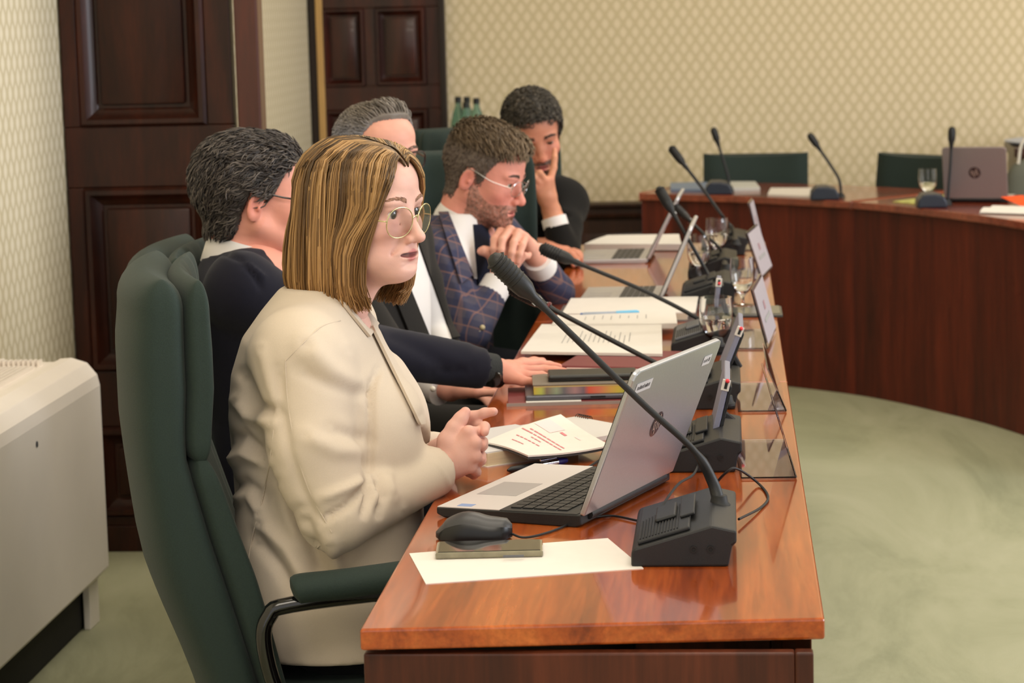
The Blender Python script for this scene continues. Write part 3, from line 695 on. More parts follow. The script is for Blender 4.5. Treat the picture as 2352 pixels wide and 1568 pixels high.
cable('thin black cable looping to the right of the nearest conference unit', [T(1642, 1112, .745), T(1668, 1085, .77), T(1692, 1076, .775), T(1740, 1108, .745), T(1764, 1140, .743), T(1748, 1165, .743), T(1697, 1192, .750)])
cable('pale-lit cable curling over the back of the nearest conference unit', [T(1512, 1180, .782), T(1532, 1145, .785), T(1560, 1110, .78), T(1592, 1090, .765), T(1604, 1062, .75), T(1596, 1045, .745)])
cable('short black cable plugged in behind the pen', [T(1347, 1075, .748), T(1372, 1060, .744), T(1392, 1048, .744), T(1420, 1030, .744)])
# thick book under a red-printed document, and the spiral pad
bk = thing('thick_book', 'thick cream-edged book under the red-printed document', 'book', T(1160, 1050))
pts = [T(1105, 1066), T(1118, 1073), T(1250, 1052), T(1380, 1030)]
A = T(1119, 1074); B2 = T(1375, 1034); C2 = T(1105, 1058)
uu = (B2-A).normalized(); vv = Vector((-uu.y, uu.x, 0))
def slab(name, o, u, v, lu, lv, z0, th, m, par, bev=0): return quad_prism(name, [o+Vector((0, 0, z0)), o+u*lu+Vector((0, 0, z0)), o+u*lu+v*lv+Vector((0, 0, z0)), o+v*lv+Vector((0, 0, z0))], th, m, par, bev, par.location)
slab('bottom_cover', A, uu, vv, .20, .20, 0, .002, PAPER, bk)
slab('page_block', A+uu*.003+vv*.003, uu, vv, .195, .194, .002, .022, PAPER2, bk)
slab('top_cover', A+uu*.001+vv*.004, uu, vv, .20, .198, .024, .0022, mat('pale_grey_cover', (206, 204, 206), .5), bk)
dc = thing('printed_document', 'white document with red printed title lying on the thick book', 'document', T(1260, 1000)+Vector((0, 0, .027)))
q = [T(1118, 1018, .772), T(1212, 1046, .770), T(1395, 1024, .767), T(1412, 992, .769), T(1290, 951, .775), T(1190, 968, .776)]
lo = dc.location
n_ = 10; L0 = [T(1212, 1046, .769), T(1300, 1042, .768), T(1392, 1024, .760)]; L1 = [T(1112, 1012, .773), T(1290, 951, .777), T(1420, 992, .770)]
ra = spline([T(1213, 1046, .770), T(1270, 1044, .770), T(1320, 1034, .772), T(1400, 1022, .768)], 12); rb = spline([T(1112, 1012, .775), T(1175, 967, .778), T(1285, 951, .780), T(1415, 988, .772)], 12)
rows = [[a.lerp(b, k/8)-lo for k in range(9)] for a, b in zip(ra, rb)]
# sheet as a gently wavy quad: corners front-left, front-right, back-right, back-left
FL, FR, BR, BL = T(1213, 1046, .769), T(1402, 1021, .767), T(1424, 988, .770), T(1288, 951, .774); LL = T(1112, 1014, .772)
def docpt(a, b, dz=0):                       # a along the short top edge, b along the long left edge
    p = LL.lerp(BL, a).lerp(FL.lerp(FR, a), b)
    p = p+Vector((0, 0, dz+.0035*math.sin(3.1*a+5*b*.6)*1.0)); return p
for nm, dz, m in (('top_sheet', 0, PAPER), ('dark_folder', -.0042, mat('charcoal_folder', (58, 58, 60), .5))):
    g = MB(); g.grid([[docpt(a/10, b/10, dz)-lo for b in range(11)] for a in range(11)]); g.grid([[docpt(a/10, b/10, dz-.003)-lo for a in range(11)] for b in range(11)])
    for fn in (lambda k, z: docpt(k/10, 0, z), lambda k, z: docpt(k/10, 1, z), lambda k, z: docpt(0, k/10, z), lambda k, z: docpt(1, k/10, z)):
        g.grid([[fn(k, dz)-lo, fn(k, dz-.003)-lo] for k in range(11)])
    g.build(nm, m, dc, weld=True, smooth=60)
def printing(a0, a1, b, h, m, words, seed):
    r = random.Random(seed); x = a0
    for w_ in range(words):
        wl = (a1-a0)/words*r.uniform(.6, .92); g = MB(); g.grid([[docpt(x+wl*k/3, b+h*j, .0006)-lo for j in (0, 1)] for k in range(4)]); g.build('print_word', m, dc, smooth=0); x += (a1-a0)/words
    return
# lines of the red title run along the sheet's short direction towards the lower right
def printing2(b0, b1, a, h, m, words, seed):
    r = random.Random(seed); x = b0
    for w_ in range(words):
        wl = (b1-b0)/words*r.uniform(.7, .95); g = MB(); g.grid([[docpt(a+h*j, x+wl*k/3, .0007)-lo for j in (0, 1)] for k in range(4)]); g.build('print_word', m, dc, smooth=0); x += (b1-b0)/words
printing2(.14, .88, .50, .018, INK_RED, 8, 1); printing2(.06, .92, .44, .018, INK_RED, 10, 2); printing2(.38, .60, .375, .015, INK_RED, 3, 3)
printing2(.20, .72, .29, .016, INK_RED, 6, 4); printing2(.30, .56, .18, .013, INK_RED, 4, 5); printing2(.42, .54, .72, .035, INK_RED, 1, 6); printing2(.6, .74, .80, .02, INK_PINK, 1, 7)
g = MB(); g.grid([[docpt(.62+.2*j, .04+.34*k/4, .0006)-lo for j in (0, 1)] for k in range(5)]); g.build('pink_figure', INK_PINK, dc, smooth=0)
sp = thing('spiral_pad', 'white spiral-bound pad sticking out behind the red-printed document', 'notepad', T(1370, 972))
A3 = T(1300, 969); u3 = (T(1420, 992)-A3).normalized(); v3 = Vector((-u3.y, u3.x, 0))
slab('pages', A3-v3*.12, u3, v3, .20, .145, .0, .008, mat('grey_white_pages', (206, 202, 198), .6), sp)
for k in range(7):
    cpt = A3+v3*.026+u3*(.004+k*.006)+Vector((0, 0, .006))-sp.location
    MB().tube([cpt+Vector((0, 0, .007))*math.cos(a)+v3*.006*math.sin(a) for a in np.linspace(0, 6.0, 12)], .0009, 5).build('wire_ring', BLACKG, sp)

# ---- the navy-suited man's stack
A4 = T(1167, 933); u4 = (T(1440, 926)-A4).normalized(); v4 = Vector((-u4.y, u4.x, 0))
st = thing('maroon_folder', 'maroon folder with clear cover at the bottom of the stack', 'folder', A4+u4*.14+v4*.1)
slab('cover', A4, u4, v4, .29, .21, 0, .004, MAROON, st, .001); slab('clear_sleeve', A4-u4*.003-v4*.003, u4, v4, .296, .003, 0, .006, mat('grey_sleeve', (150, 140, 134), .2), st)
slab('paper_slip', A4+u4*.036+v4*.012, u4, v4, .11, .06, .0042, .0006, PAPER, st)
tb = thing('grey_tablet', 'closed slate-grey tablet lying on the maroon folder', 'tablet', st.location+Vector((0, 0, .005)))
slab('body', A4+u4*.035+v4*.028, u4, v4, .255, .17, .0052, .010, mat('slate_grey', (92, 92, 100), .35, metal=.4), tb, .003)
slab('edge_port', A4+u4*.165+v4*.0275, u4, v4, .03, .001, .0085, .004, DARKRUB, tb)
bk2 = thing('striped_edge_book', 'book with a colourful striped page edge on the grey tablet', 'book', st.location+Vector((0, 0, .016)))
def stripes():
    m = bpy.data.materials.new('striped_page_edge'); m.use_nodes = True; nt = m.node_tree; b = nt.nodes['Principled BSDF']
    tc = _n(nt, 'ShaderNodeTexCoord'); mp = _n(nt, 'ShaderNodeMapping'); mp.inputs['Scale'].default_value = (1, 0, 0)
    nt.links.new(tc.outputs['Object'], mp.inputs[0])
    n = _n(nt, 'ShaderNodeTexNoise', noise_dimensions='1D'); n.inputs['Scale'].default_value = 1; 
    sx = _n(nt, 'ShaderNodeSeparateXYZ'); nt.links.new(tc.outputs['Object'], sx.inputs[0])
    k = _n(nt, 'ShaderNodeMath', operation='MULTIPLY_ADD'); k.inputs[1].default_value = 4.6; k.inputs[2].default_value = .5; nt.links.new(sx.outputs['X'], k.inputs[0])
    r = ramp(nt, [(0, (214, 150, 60)), (.1, (206, 170, 60)), (.19, (186, 190, 90)), (.24, (130, 110, 96)), (.33, (150, 160, 130)), (.40, (110, 104, 108)), (.5, (170, 130, 130)), (.58, (120, 100, 110)), (.63, (214, 90, 66)), (.72, (214, 120, 90)), (.82, (210, 160, 80)), (.9, (206, 180, 70)), (1, (150, 170, 70))])
    r.color_ramp.interpolation = 'LINEAR'
    nt.links.new(k.outputs[0], r.inputs[0]); nt.links.new(r.outputs[0], b.inputs['Base Color']); b.inputs['Roughness'].default_value = .6
    return m
slab('striped_pages', A4+u4*.052+v4*.040, u4, v4, .225, .15, .0155, .014, stripes(), bk2)
slab('yellow_endpaper', A4+u4*.052+v4*.040, u4, v4, .225, .15, .0297, .003, mat('yellow_endpaper', (214, 190, 130), .6), bk2)
slab('grey_cover', A4+u4*.05+v4*.038, u4, v4, .232, .155, .033, .003, mat('grey_brown_cover', (120, 110, 98), .5), bk2, .0008)
dv = thing('black_case', 'black wallet-like device case on top of the book stack', 'case', st.location+Vector((0, 0, .037)))
slab('case', A4+u4*.082+v4*.065, u4, v4, .18, .085, .0365, .013, mat('black_case_plastic', (40, 40, 38), .4), dv, .004)
slab('dark_band', A4+u4*.082+v4*.0645, u4, v4, .18, .02, .038, .005, BLACKG, dv)
# ---- documents of the grey-haired man
A5 = T(1197, 832); u5 = (T(1520, 838)-A5); u5.z = 0; u5.normalize(); v5 = Vector((-u5.y, u5.x, 0))
fd = thing('maroon_dossier', 'maroon dossier under the open white papers', 'folder', T(1390, 850))
slab('cover', T(1283, 856), u5, v5, .22, .24, 0, .016, MAROON, fd, .002); slab('pages', T(1300, 858)-v5*.001, u5, v5, .19, .2, .003, .009, mat('pinkish_pages', (214, 184, 176), .6), fd)
def sheets(label, q, z, n, seed, th=.0025, cat='papers', lines=9, wv=.003):
    t = thing('loose_papers', label, cat, (q[0]+q[2])*.5+Vector((0, 0, z))); lo = t.location
    def pt(a, b, dz=0): return q[0].lerp(q[1], a).lerp(q[3].lerp(q[2], a), b)+Vector((0, 0, z+dz+wv*math.sin(4*a+seed)*math.sin(3*b)+wv))
    g = MB(); g.grid([[pt(a/8, b/8, th)-lo for b in range(9)] for a in range(9)]); g.grid([[pt(a/8, b/8)-lo for a in range(9)] for b in range(9)])
    for fn in (lambda k, e: pt(k/8, 0, e), lambda k, e: pt(k/8, 1, e), lambda k, e: pt(0, k/8, e), lambda k, e: pt(1, k/8, e)):
        g.grid([[fn(k, 0)-lo, fn(k, th)-lo] for k in range(9)])
    g.build('sheet', PAPER, t, weld=True, smooth=60)
    r = random.Random(seed)
    for k in range(lines):
        a = .25+.5*k/max(1, lines-1); g = MB(); e0, e1 = r.uniform(.3, .4), r.uniform(.6, .8)
        g.grid([[pt(a+.006*j, e0+(e1-e0)*i/4, th+.0005)-lo for j in (0, 1)] for i in range(5)]); g.build('print_line', INK, t, smooth=0)
    return t
sheets('open white paper with faint print before the grey-haired man', [T(1197, 830), T(1522, 836), T(1520, 766), T(1245, 766)], .014, 1, 3, .006, lines=14)
sheets('upper white sheet overlapping, just beyond the faintly printed paper', [T(1268, 769), T(1556, 768), T(1552, 741), T(1280, 748)], .012, 1, 5, .012, lines=8)
nb = thing('open_notebook', 'white notebook with a blue-capped pen lying on it', 'notebook', T(1450, 712))
A6 = T(1272, 742); u6 = (T(1600, 738)-A6); u6.z = 0; u6.normalize(); v6 = Vector((-u6.y, u6.x, 0))
slab('cover', A6, u6, v6, .35, .32, 0, .004, mat('grey_notebook_cover', (110, 100, 98), .6), nb); slab('pages', A6+u6*.02+v6*.004, u6, v6, .31, .30, .004, .016, mat('tan_pages', (196, 182, 162), .6), nb)
slab('top_page', A6+u6*.02+v6*.004, u6, v6, .33, .31, .02, .003, PAPER, nb)
pb = thing('blue_capped_pen', 'clear ballpoint pen with a light blue cap on the notebook', 'pen', T(1400, 718, .765))
a_, b_ = T(1335, 721, .768), T(1468, 716, .768); dl = b_-a_; lo = pb.location
MB().tube([a_-lo, a_+dl*.05-lo, a_+dl*.6-lo], [.001, .004, .004], 8).build('barrel', mat('pale_blue_grey_plastic', (160, 170, 186), .3), pb)
MB().tube([a_+dl*.6-lo, a_+dl*.95-lo, a_+dl-lo], [.0048, .0055, .003], 8).build('cap', mat('sky_blue_plastic', (110, 186, 224), .35), pb)
MB().tube([a_-dl*.02-lo, a_+dl*.02-lo], [.0015, .0035], 8).build('tip', mat('blue_tip', (60, 100, 170), .4), pb)
dt = thing('dark_tablet', 'dark flat tablet under the stemmed glass and card holder', 'tablet', T(1730, 715))
slab('body', T(1612, 731), u6, Vector((.0, 1, 0)), .20, .17, 0, .007, mat('dark_tablet_body', (60, 60, 58), .3), dt, .002); slab('glass', T(1616, 728), u6, Vector((0, 1, 0)), .19, .15, .007, .0006, mat('grey_screen_glass', (96, 98, 92), .12), dt)
sheets('stack of white papers behind the far thin laptop', [T(1342, 577), T(1566, 577), T(1560, 553), T(1396, 556)], .0, 1, 7, .02, lines=0)

# ---- on the curved desk
def small_box(name, label, cat, pts, th, m, extra=None):
    c = sum(pts, Vector())/4; t = thing(name, label, cat, c)
    quad_prism('body', pts, th, m, t, .001, c); return t
def cunit(label, base, stem, head):
    b = T(*base); f = T(*stem[0], TZ+.045)
    t = thing('conference_unit', label, 'microphone unit', b, 0, 'desk microphone units')
    mb = MB(); mb.prism([(-.055, 0), (.055, 0), (.055, .02), (.042, .042), (.01, .05), (-.03, .05), (-.05, .03)], -.07, .07); mb.xf(rot('X', 90)); mb.build('body', mat('blue_black_plastic', (36, 42, 56), .35), t, bevel=.006)
    S = spline([D(*q, b.y+.02)-b for q in stem], 30)
    mb = MB(); mb.tube([Vector((S[0].x, S[0].y, .002)), Vector((S[0].x, S[0].y, S[0].z+.02))], [.018, .009], 10); mb.build('stem_socket', DARKRUB, t)
    MB().tube(S, .0055, 8).build('gooseneck', BLACK, t)
    dr = (S[-1]-S[-2]).normalized(); R_ = tr(S[-1]) @ dr.to_track_quat('Z', 'Y').to_matrix().to_4x4()
    mb = MB(); mb.lathe([(.006, -.01), (.009, .012), (.0135, .024), (.0145, .055), (.011, .068), (.001, .073)], 16); mb.xf(R_); mb.build('microphone_head', BLACK, t)
    return t
cunit('conference unit on the curved desk whose microphone stands before the left green chair', (1650, 444), [(1677, 438), (1672, 405), (1662, 370), (1650, 332)], None)
cunit('conference unit whose microphone leans left in the gap between the green chairs', (1893, 456), [(1932, 455), (1928, 415), (1908, 380), (1882, 342)], None)
cunit('conference unit whose upright microphone stands against the grey laptop on the right', (2138, 474), [(2177, 470), (2179, 430), (2183, 380), (2185, 336)], None)
small_box('blue_folder', 'pale folder with a blue stripe at the far left of the curved desk', 'folder', [T(1540, 440), T(1620, 441), T(1625, 424), T(1540, 426)], .012, mat('blue_grey_cover', (120, 140, 170), .5))
small_box('paper_stack', 'low stack of whitish papers behind the left curved-desk unit', 'papers', [T(1625, 441), T(1746, 438), T(1735, 424), T(1640, 424)], .014, mat('greyish_paper', (200, 202, 198), .6))
small_box('paper_stack', 'white paper stack beside the second unit on the curved desk', 'papers', [T(1763, 450), T(1872, 455), T(1868, 436), T(1770, 436)], .009, PAPER)
small_box('leaflet', 'green and yellow leaflet under the lone glass', 'leaflet', [T(2050, 464), T(2110, 470), T(2172, 462), T(2172, 448), ], .003, mat('green_yellow_print', (190, 192, 110), .6, var=.45, vscale=22))
ob_ = thing('open_book', 'open white book at the right edge of the curved desk', 'book', T(2325, 488))
for s_ in (-1, 1):
    rows = [[Vector((s_*.075*k/8, y_, .004+.016*math.sin(math.pi*min(1, k/8*1.0))**.8)) for k in range(9)] for y_ in (-.09, .09)]
    g = MB(); g.grid(rows); g.grid([[Vector((p.x, p.y, 0)) for p in r] for r in rows]); 
    for r in rows: g.grid([[p, Vector((p.x, p.y, 0))] for p in r])
    g.xf(rot('Z', 60)); g.build('page_block', PAPER, ob_, weld=True)
oc = thing('orange_card', 'bright orange card leaning on the open book at the right edge', 'card', T(2335, 470, .78))
P3 = [D(2298, 452, 8.95), D(2350, 448, 8.95), D(2372, 484, 8.80)]; lo = oc.location
MB().add([p-lo for p in P3]+[p-lo+Vector((.001, .002, 0)) for p in P3], [(0, 2, 1), (3, 4, 5), (0, 1, 4, 3), (1, 2, 5, 4), (2, 0, 3, 5)]).build('card', mat('orange_card', (240, 84, 30), .5), oc, smooth=0)
# bag, side stand, sideboard with bottles
bg = thing('grey_bag', 'grey-green bag with a white handle behind the grey laptop', 'bag', (1.275, 9.95, 0))
mb = MB(); rows = []
for i in range(12):
    v = i/11; z = .46+.40*v; w_ = .2*(1-.22*v**2)*(1-.5*max(0, (v-.85)/.15)**2); d_ = .1*(1-.5*v)*(1-.6*max(0, (v-.85)/.15)**2)
    rows.append([(w_*math.copysign(abs(math.cos(a))**.6, math.cos(a)), d_*math.copysign(abs(math.sin(a))**.6, math.sin(a)), z) for a in np.linspace(0, 2*math.pi, 25)[:-1]])
mb.grid(rows, closed=True); mb.add(rows[-1], [tuple(range(24))]); mb.build('body', mat('grey_green_fabric', (96, 98, 88), .8, bump=.3), bg)
MB().tube(spline([(-.13, -.03, .83), (-.11, -.03, .92), (-.02, -.03, .98), (.07, -.03, .92), (.1, -.03, .83)], 20), .006, 8).build('handle', mat('white_strap', (214, 208, 196), .6), bg)
MB().box((-.2, -.18, .40), (.2, .2, .458)).build('seat_under_bag', GREEN, bg, bevel=.02)
for sx in (-1, 1):
    for sy in (-.14, .16): MB().tube([(sx*.17, sy, 0), (sx*.17, sy, .41)], .014, 8).build('stool_leg', BLACKG, bg)
sd = thing('side_stand', 'dark wood stand with a pale blue top against the back wall', 'stand', (1.42, 10.55, 0))
for z0_, z1_, w_ in ((0, .06, .25), (.06, .825, .225), (.825, .867, .24)): MB().box((-w_, -w_*.8, z0_), (w_, w_*.8, z1_)).build('plinth', DARKW, sd, bevel=.006)
MB().lathe([(.22, 0), (.255, .008), (.26, .016), (.25, .018), (.2, .018)], 32, (0, 0, .867)).build('pale_top', mat('pale_blue_tray', (176, 184, 204), .4), sd)
sb = thing('sideboard', 'low dark sideboard under the green water bottles', 'sideboard', (-1.08, 10.72, 0))
MB().box((-.3, -.2, 0), (.3, .2, .78)).build('carcass', DARKW, sb, bevel=.004); MB().box((-.32, -.22, .78), (.32, .21, .805)).build('top', DARKW, sb, bevel=.004)
for sx in (-1, 1):
    d_ = MB().box((-.14, -.215, .06), (.14, -.201, .74)).xf(tr(sx*.148, 0, 0)).build('door', DARKW, sb, bevel=.004); MB().ball((sx*.03, -.225, .45), .012).build('knob', CHROME, d_)
BOT = mat('green_bottle_plastic', (150, 190, 172), .1, trans=.75, ior=1.3)
for (bx, by, hh), lb in zip([(1052, 10.62, 223), (1072, 10.78, 223), (1070, 10.58, 236), (1094, 10.70, 226)], ['leftmost green water bottle on the sideboard', 'green water bottle at the back of the cluster on the sideboard', 'shortest green water bottle, front of the cluster on the sideboard', 'rightmost green water bottle on the sideboard']):
    p = D(bx, hh, by); h_ = p.z-.806; s_ = h_/.30
    t = thing('water_bottle', lb, 'bottle', (p.x, by, .806), 0, 'green water bottles')
    MB().lathe([(.032, 0), (.036, .006), (.036, .17*s_), (.034, .19*s_), (.024, .235*s_), (.0135, .262*s_), (.0125, .28*s_)], 20).build('body', BOT, t)
    MB().lathe([(.0145, .276*s_), (.0145, .30*s_), (.012, .302*s_)], 16).build('cap', mat('black_cap', (24, 28, 28), .4), t)
# ================================================================== organic modelling: distance fields meshed with surface nets
class Field:
    def __init__(s, lo, hi, h):
        s.lo = np.array(lo, float); s.h = h
        n = np.ceil((np.array(hi)-s.lo)/h).astype(int)+1; s.n = n
        s.ax = [s.lo[i]+h*np.arange(n[i]) for i in range(3)]
        s.d = np.full(tuple(n), .12, np.float32)
    def sl(s, lo, hi):
        a = np.clip(np.floor((np.array(lo)-s.lo)/s.h).astype(int), 0, s.n-1); b = np.clip(np.ceil((np.array(hi)-s.lo)/s.h).astype(int)+1, 1, s.n)
        if np.any(b <= a): return None, None
        g = np.meshgrid(*[s.ax[i][a[i]:b[i]].astype(np.float32) for i in range(3)], indexing='ij', sparse=True)
        return (slice(a[0], b[0]), slice(a[1], b[1]), slice(a[2], b[2])), g
    def comb(s, sl, v, k, sub=False):
        a = s.d[sl]
        if sub: a = -a
        if k > 0:
            h = np.maximum(k-np.abs(a-v), 0)/k; r = np.minimum(a, v)-h*h*k*.25
        else: r = np.minimum(a, v)
        s.d[sl] = -r if sub else r
    def cone(s, a, b, ra, rb=None, k=.02, sub=False, flat=None):
        """rounded cone from a to b; flat=(axis vector, factor) squashes it along that axis"""
        a, b = np.array(a, float), np.array(b, float); rb = ra if rb is None else rb; m = max(ra, rb)+k+.012
        sl, g = s.sl(np.minimum(a, b)-m, np.maximum(a, b)+m)
        if sl is None: return
        ba = b-a; q = [g[i]-a[i] for i in range(3)]
        t = np.clip((q[0]*ba[0]+q[1]*ba[1]+q[2]*ba[2])/max(ba@ba, 1e-9), 0, 1)
        e = [q[i]-t*ba[i] for i in range(3)]
        if flat is not None:
            ax = np.array(flat[0], float); ax /= np.linalg.norm(ax); f = flat[1]
            c = e[0]*ax[0]+e[1]*ax[1]+e[2]*ax[2]
            e = [e[i]+ax[i]*c*(1/f-1) for i in range(3)]
            v = (np.sqrt(e[0]**2+e[1]**2+e[2]**2)-(ra+(rb-ra)*t))*(f+1)/2
        else: v = np.sqrt(e[0]**2+e[1]**2+e[2]**2)-(ra+(rb-ra)*t)
        s.comb(sl, v, k, sub)
    def chain(s, pts, rs, k=.01, **kw):
        for i in range(len(pts)-1): s.cone(pts[i], pts[i+1], rs[i], rs[i+1], k, **kw)
    def ell(s, c, r, k=.02, R=None, sub=False):
        c = np.array(c, float); r = np.array(r, float) if hasattr(r, '__len__') else np.array([r]*3); m = (r if R is None else np.full(3, r.max()))+k+.012
        sl, g = s.sl(c-m, c+m)
        if sl is None: return
        q = [g[i]-c[i] for i in range(3)]
        if R is not None: R = np.array(R); q = [R[0][j]*q[0]+R[1][j]*q[1]+R[2][j]*q[2] for j in range(3)]
        k0 = np.sqrt((q[0]/r[0])**2+(q[1]/r[1])**2+(q[2]/r[2])**2); k1 = np.sqrt((q[0]/r[0]**2)**2+(q[1]/r[1]**2)**2+(q[2]/r[2]**2)**2)
        v = np.where(k1 > 1e-6, k0*(k0-1)/np.maximum(k1, 1e-6), -r.min())
        s.comb(sl, v.astype(np.float32), k, sub)
    def stack(s, secs, c, yaw=0, k=.03, p=2.4):
        """lofted torso: secs = (z, forward offset, half depth, half width, sideways offset)"""
        S = np.array([list(q)+[0]*(5-len(q)) for q in secs], float); z0, z1 = S[0, 0], S[-1, 0]; m = max(S[:, 2].max(), S[:, 3].max())+abs(S[:, 1]).max()+k+.02
        sl, g = s.sl((c[0]-m, c[1]-m, z0-.03), (c[0]+m, c[1]+m, z1+.03))
        zz = np.clip(g[2], z0, z1); f = [np.interp(zz, S[:, 0], S[:, i]).astype(np.float32) for i in range(1, 5)]
        cx, cy = math.cos(yaw), math.sin(yaw); dx, dy = g[0]-c[0], g[1]-c[1]
        u = np.abs(dx*cx+dy*cy-f[0])/f[1]; w = np.abs(-dx*cy+dy*cx-f[3])/f[2]
        v = ((u**p+w**p)**(1/p)-1)*np.minimum(f[1], f[2])*.9
        v = np.maximum(v, np.maximum(z0-g[2], g[2]-z1))
        s.comb(sl, v.astype(np.float32), k)
    def cut(s, pt, n, rad):
        """remove what lies beyond the plane (pt, n), within rad of pt"""
        pt, n = np.array(pt, float), np.array(n, float); n /= np.linalg.norm(n)
        sl, g = s.sl(pt-rad, pt+rad); v = (g[0]-pt[0])*n[0]+(g[1]-pt[1])*n[1]+(g[2]-pt[2])*n[2]
        r = np.sqrt((g[0]-pt[0])**2+(g[1]-pt[1])**2+(g[2]-pt[2])**2)
        s.d[sl] = np.where(r < rad, np.maximum(s.d[sl], v), s.d[sl])
    def mesh(s, smooth=1):
        d = s.d; n = s.n
        d[0], d[-1], d[:, 0], d[:, -1], d[:, :, 0], d[:, :, -1] = [.05]*6
        ins = d < 0
        cn = np.zeros(tuple(n-1), np.int8)
        for i in (0, 1):
            for j in (0, 1):
                for k in (0, 1): cn += ins[i:n[0]-1+i, j:n[1]-1+j, k:n[2]-1+k]
        act = np.argwhere((cn > 0) & (cn < 8)); idx = np.full(tuple(n-1), -1, np.int32); idx[tuple(act.T)] = np.arange(len(act))
        corners = [(i, j, k) for i in (0, 1) for j in (0, 1) for k in (0, 1)]
        val = {c: d[act[:, 0]+c[0], act[:, 1]+c[1], act[:, 2]+c[2]] for c in corners}
        acc = np.zeros((len(act), 3)); cnt = np.zeros(len(act))
        for c in corners:
            for ax in range(3):
                if c[ax] == 0:
                    e = list(c); e[ax] = 1; e = tuple(e); a, b = val[c], val[e]; m = (a < 0) != (b < 0)
                    t = np.where(m, a/np.where(np.abs(a-b) < 1e-9, 1, a-b), 0)
                    p = np.tile(np.array(c, float), (len(act), 1)); p[:, ax] += t
                    acc += p*m[:, None]; cnt += m
        V = s.lo+s.h*(act+acc/np.maximum(cnt, 1)[:, None]); F = []
        for ax in range(3):
            o1, o2 = (ax+1) % 3, (ax+2) % 3
            a = [slice(None)]*3; b = [slice(None)]*3; a[ax] = slice(0, n[ax]-1); b[ax] = slice(1, n[ax])
            x0, x1 = ins[tuple(a)], ins[tuple(b)]; e = np.argwhere(x0 != x1)
            e = e[(e[:, o1] > 0) & (e[:, o2] > 0) & (e[:, o1] < n[o1]-1) & (e[:, o2] < n[o2]-1)]
            fl = x0[tuple(e.T)]
            q = []
            for da, db in ((1, 1), (0, 1), (0, 0), (1, 0)):
                c = e.copy(); c[:, o1] -= da; c[:, o2] -= db; q.append(idx[tuple(c.T)])
            q = np.stack(q, 1); q[~fl] = q[~fl][:, ::-1]; F.append(q)
        F = np.concatenate(F)
        for _ in range(smooth): V = relax(V, F, .5)
        return V, F
def relax(V, F, a=.5):
    acc = np.zeros_like(V); cnt = np.zeros(len(V))
    for i in range(4):
        j, k = F[:, i], F[:, (i+1) % 4]
        for c in range(3): acc[:, c] += np.bincount(j, V[k, c], len(V))+np.bincount(k, V[j, c], len(V))
        cnt += np.bincount(j, minlength=len(V))+np.bincount(k, minlength=len(V))
    return V*(1-a)+a*acc/np.maximum(cnt, 1)[:, None]
def normals(V, F):
    fn = np.cross(V[F[:, 2]]-V[F[:, 0]], V[F[:, 3]]-V[F[:, 1]]); N = np.zeros_like(V)
    for i in range(4):
        for c in range(3): N[:, c] += np.bincount(F[:, i], fn[:, c], len(V))
    return N/np.maximum(np.linalg.norm(N, axis=1), 1e-12)[:, None]
def mk(name, V, F, m, parent, col=None, off=None, smooth=True):
    me = bpy.data.meshes.new(name); V = np.asarray(V, float)
    if off is not None: V = V-np.array(off)
    F = np.asarray(F)
    me.vertices.add(len(V)); me.vertices.foreach_set('co', V.astype(np.float32).ravel())
    k = F.shape[1]; me.loops.add(F.size); me.loops.foreach_set('vertex_index', F.astype(np.int32).ravel())
    me.polygons.add(len(F)); me.polygons.foreach_set('loop_start', np.arange(0, F.size, k, dtype=np.int32))
    me.update(calc_edges=True); me.validate()
    if smooth: me.shade_smooth()
    if col is not None:
        a = me.color_attributes.new('Col', 'FLOAT_COLOR', 'POINT'); c4 = np.ones((len(V), 4), np.float32); c4[:, :3] = col; a.data.foreach_set('color', c4.ravel())
    if m is not None: me.materials.append(m)
    o = bpy.data.objects.new(name, me); COL.objects.link(o)
    if parent: o.parent = parent
    return o
def join(parts):
    Vs, Fs, Cs, b = [], [], [], 0
    for V, F, C in parts: Vs.append(V); Fs.append(F+b); Cs.append(C); b += len(V)
    return np.concatenate(Vs), np.concatenate(Fs), np.concatenate(Cs)
def sm(a, b, x): t = np.clip((x-a)/(b-a), 0, 1); return t*t*(3-2*t)
def gauss(V, c, r): d = (V-np.array(c))/np.array(r); return np.exp(-(d*d).sum(1))
def snoise(V, f, seed=0):
    r = np.random.RandomState(seed); o = np.zeros(len(V))
    for i in range(5):
        k = r.normal(size=3); k = k/np.linalg.norm(k)*f*r.uniform(.6, 1.6); o += np.sin(V@k+r.uniform(0, 6.3))
    return o/5
def segdist(P, A, B):
    A, B = np.array(A, float), np.array(B, float); ba = B-A; t = np.clip(((P-A)@ba)/(ba@ba), 0, 1); return np.linalg.norm(P-A-t[:, None]*ba, axis=1)
def folds(V, F, items):
    """push real creases and ridges into cloth along polylines picked in the photograph (only the side they were seen on)"""
    N = normals(V, F); px = PX(V); face = ((np.array(CAMP)-V)*N).sum(1) > 0; dz = np.zeros(len(V))
    for pts, wd, amp in items:
        d = np.full(len(V), 1e9)
        for a, b in zip(pts[:-1], pts[1:]): d = np.minimum(d, segdist(px, a, b))
        # fade at the ends
        e0 = np.linalg.norm(px-np.array(pts[0]), axis=1); e1 = np.linalg.norm(px-np.array(pts[-1]), axis=1)
        dz += amp*np.exp(-(d/wd)**2)*face*np.clip(np.minimum(e0, e1)/(wd*1.5)+.25, 0, 1)
    return V+N*dz[:, None]
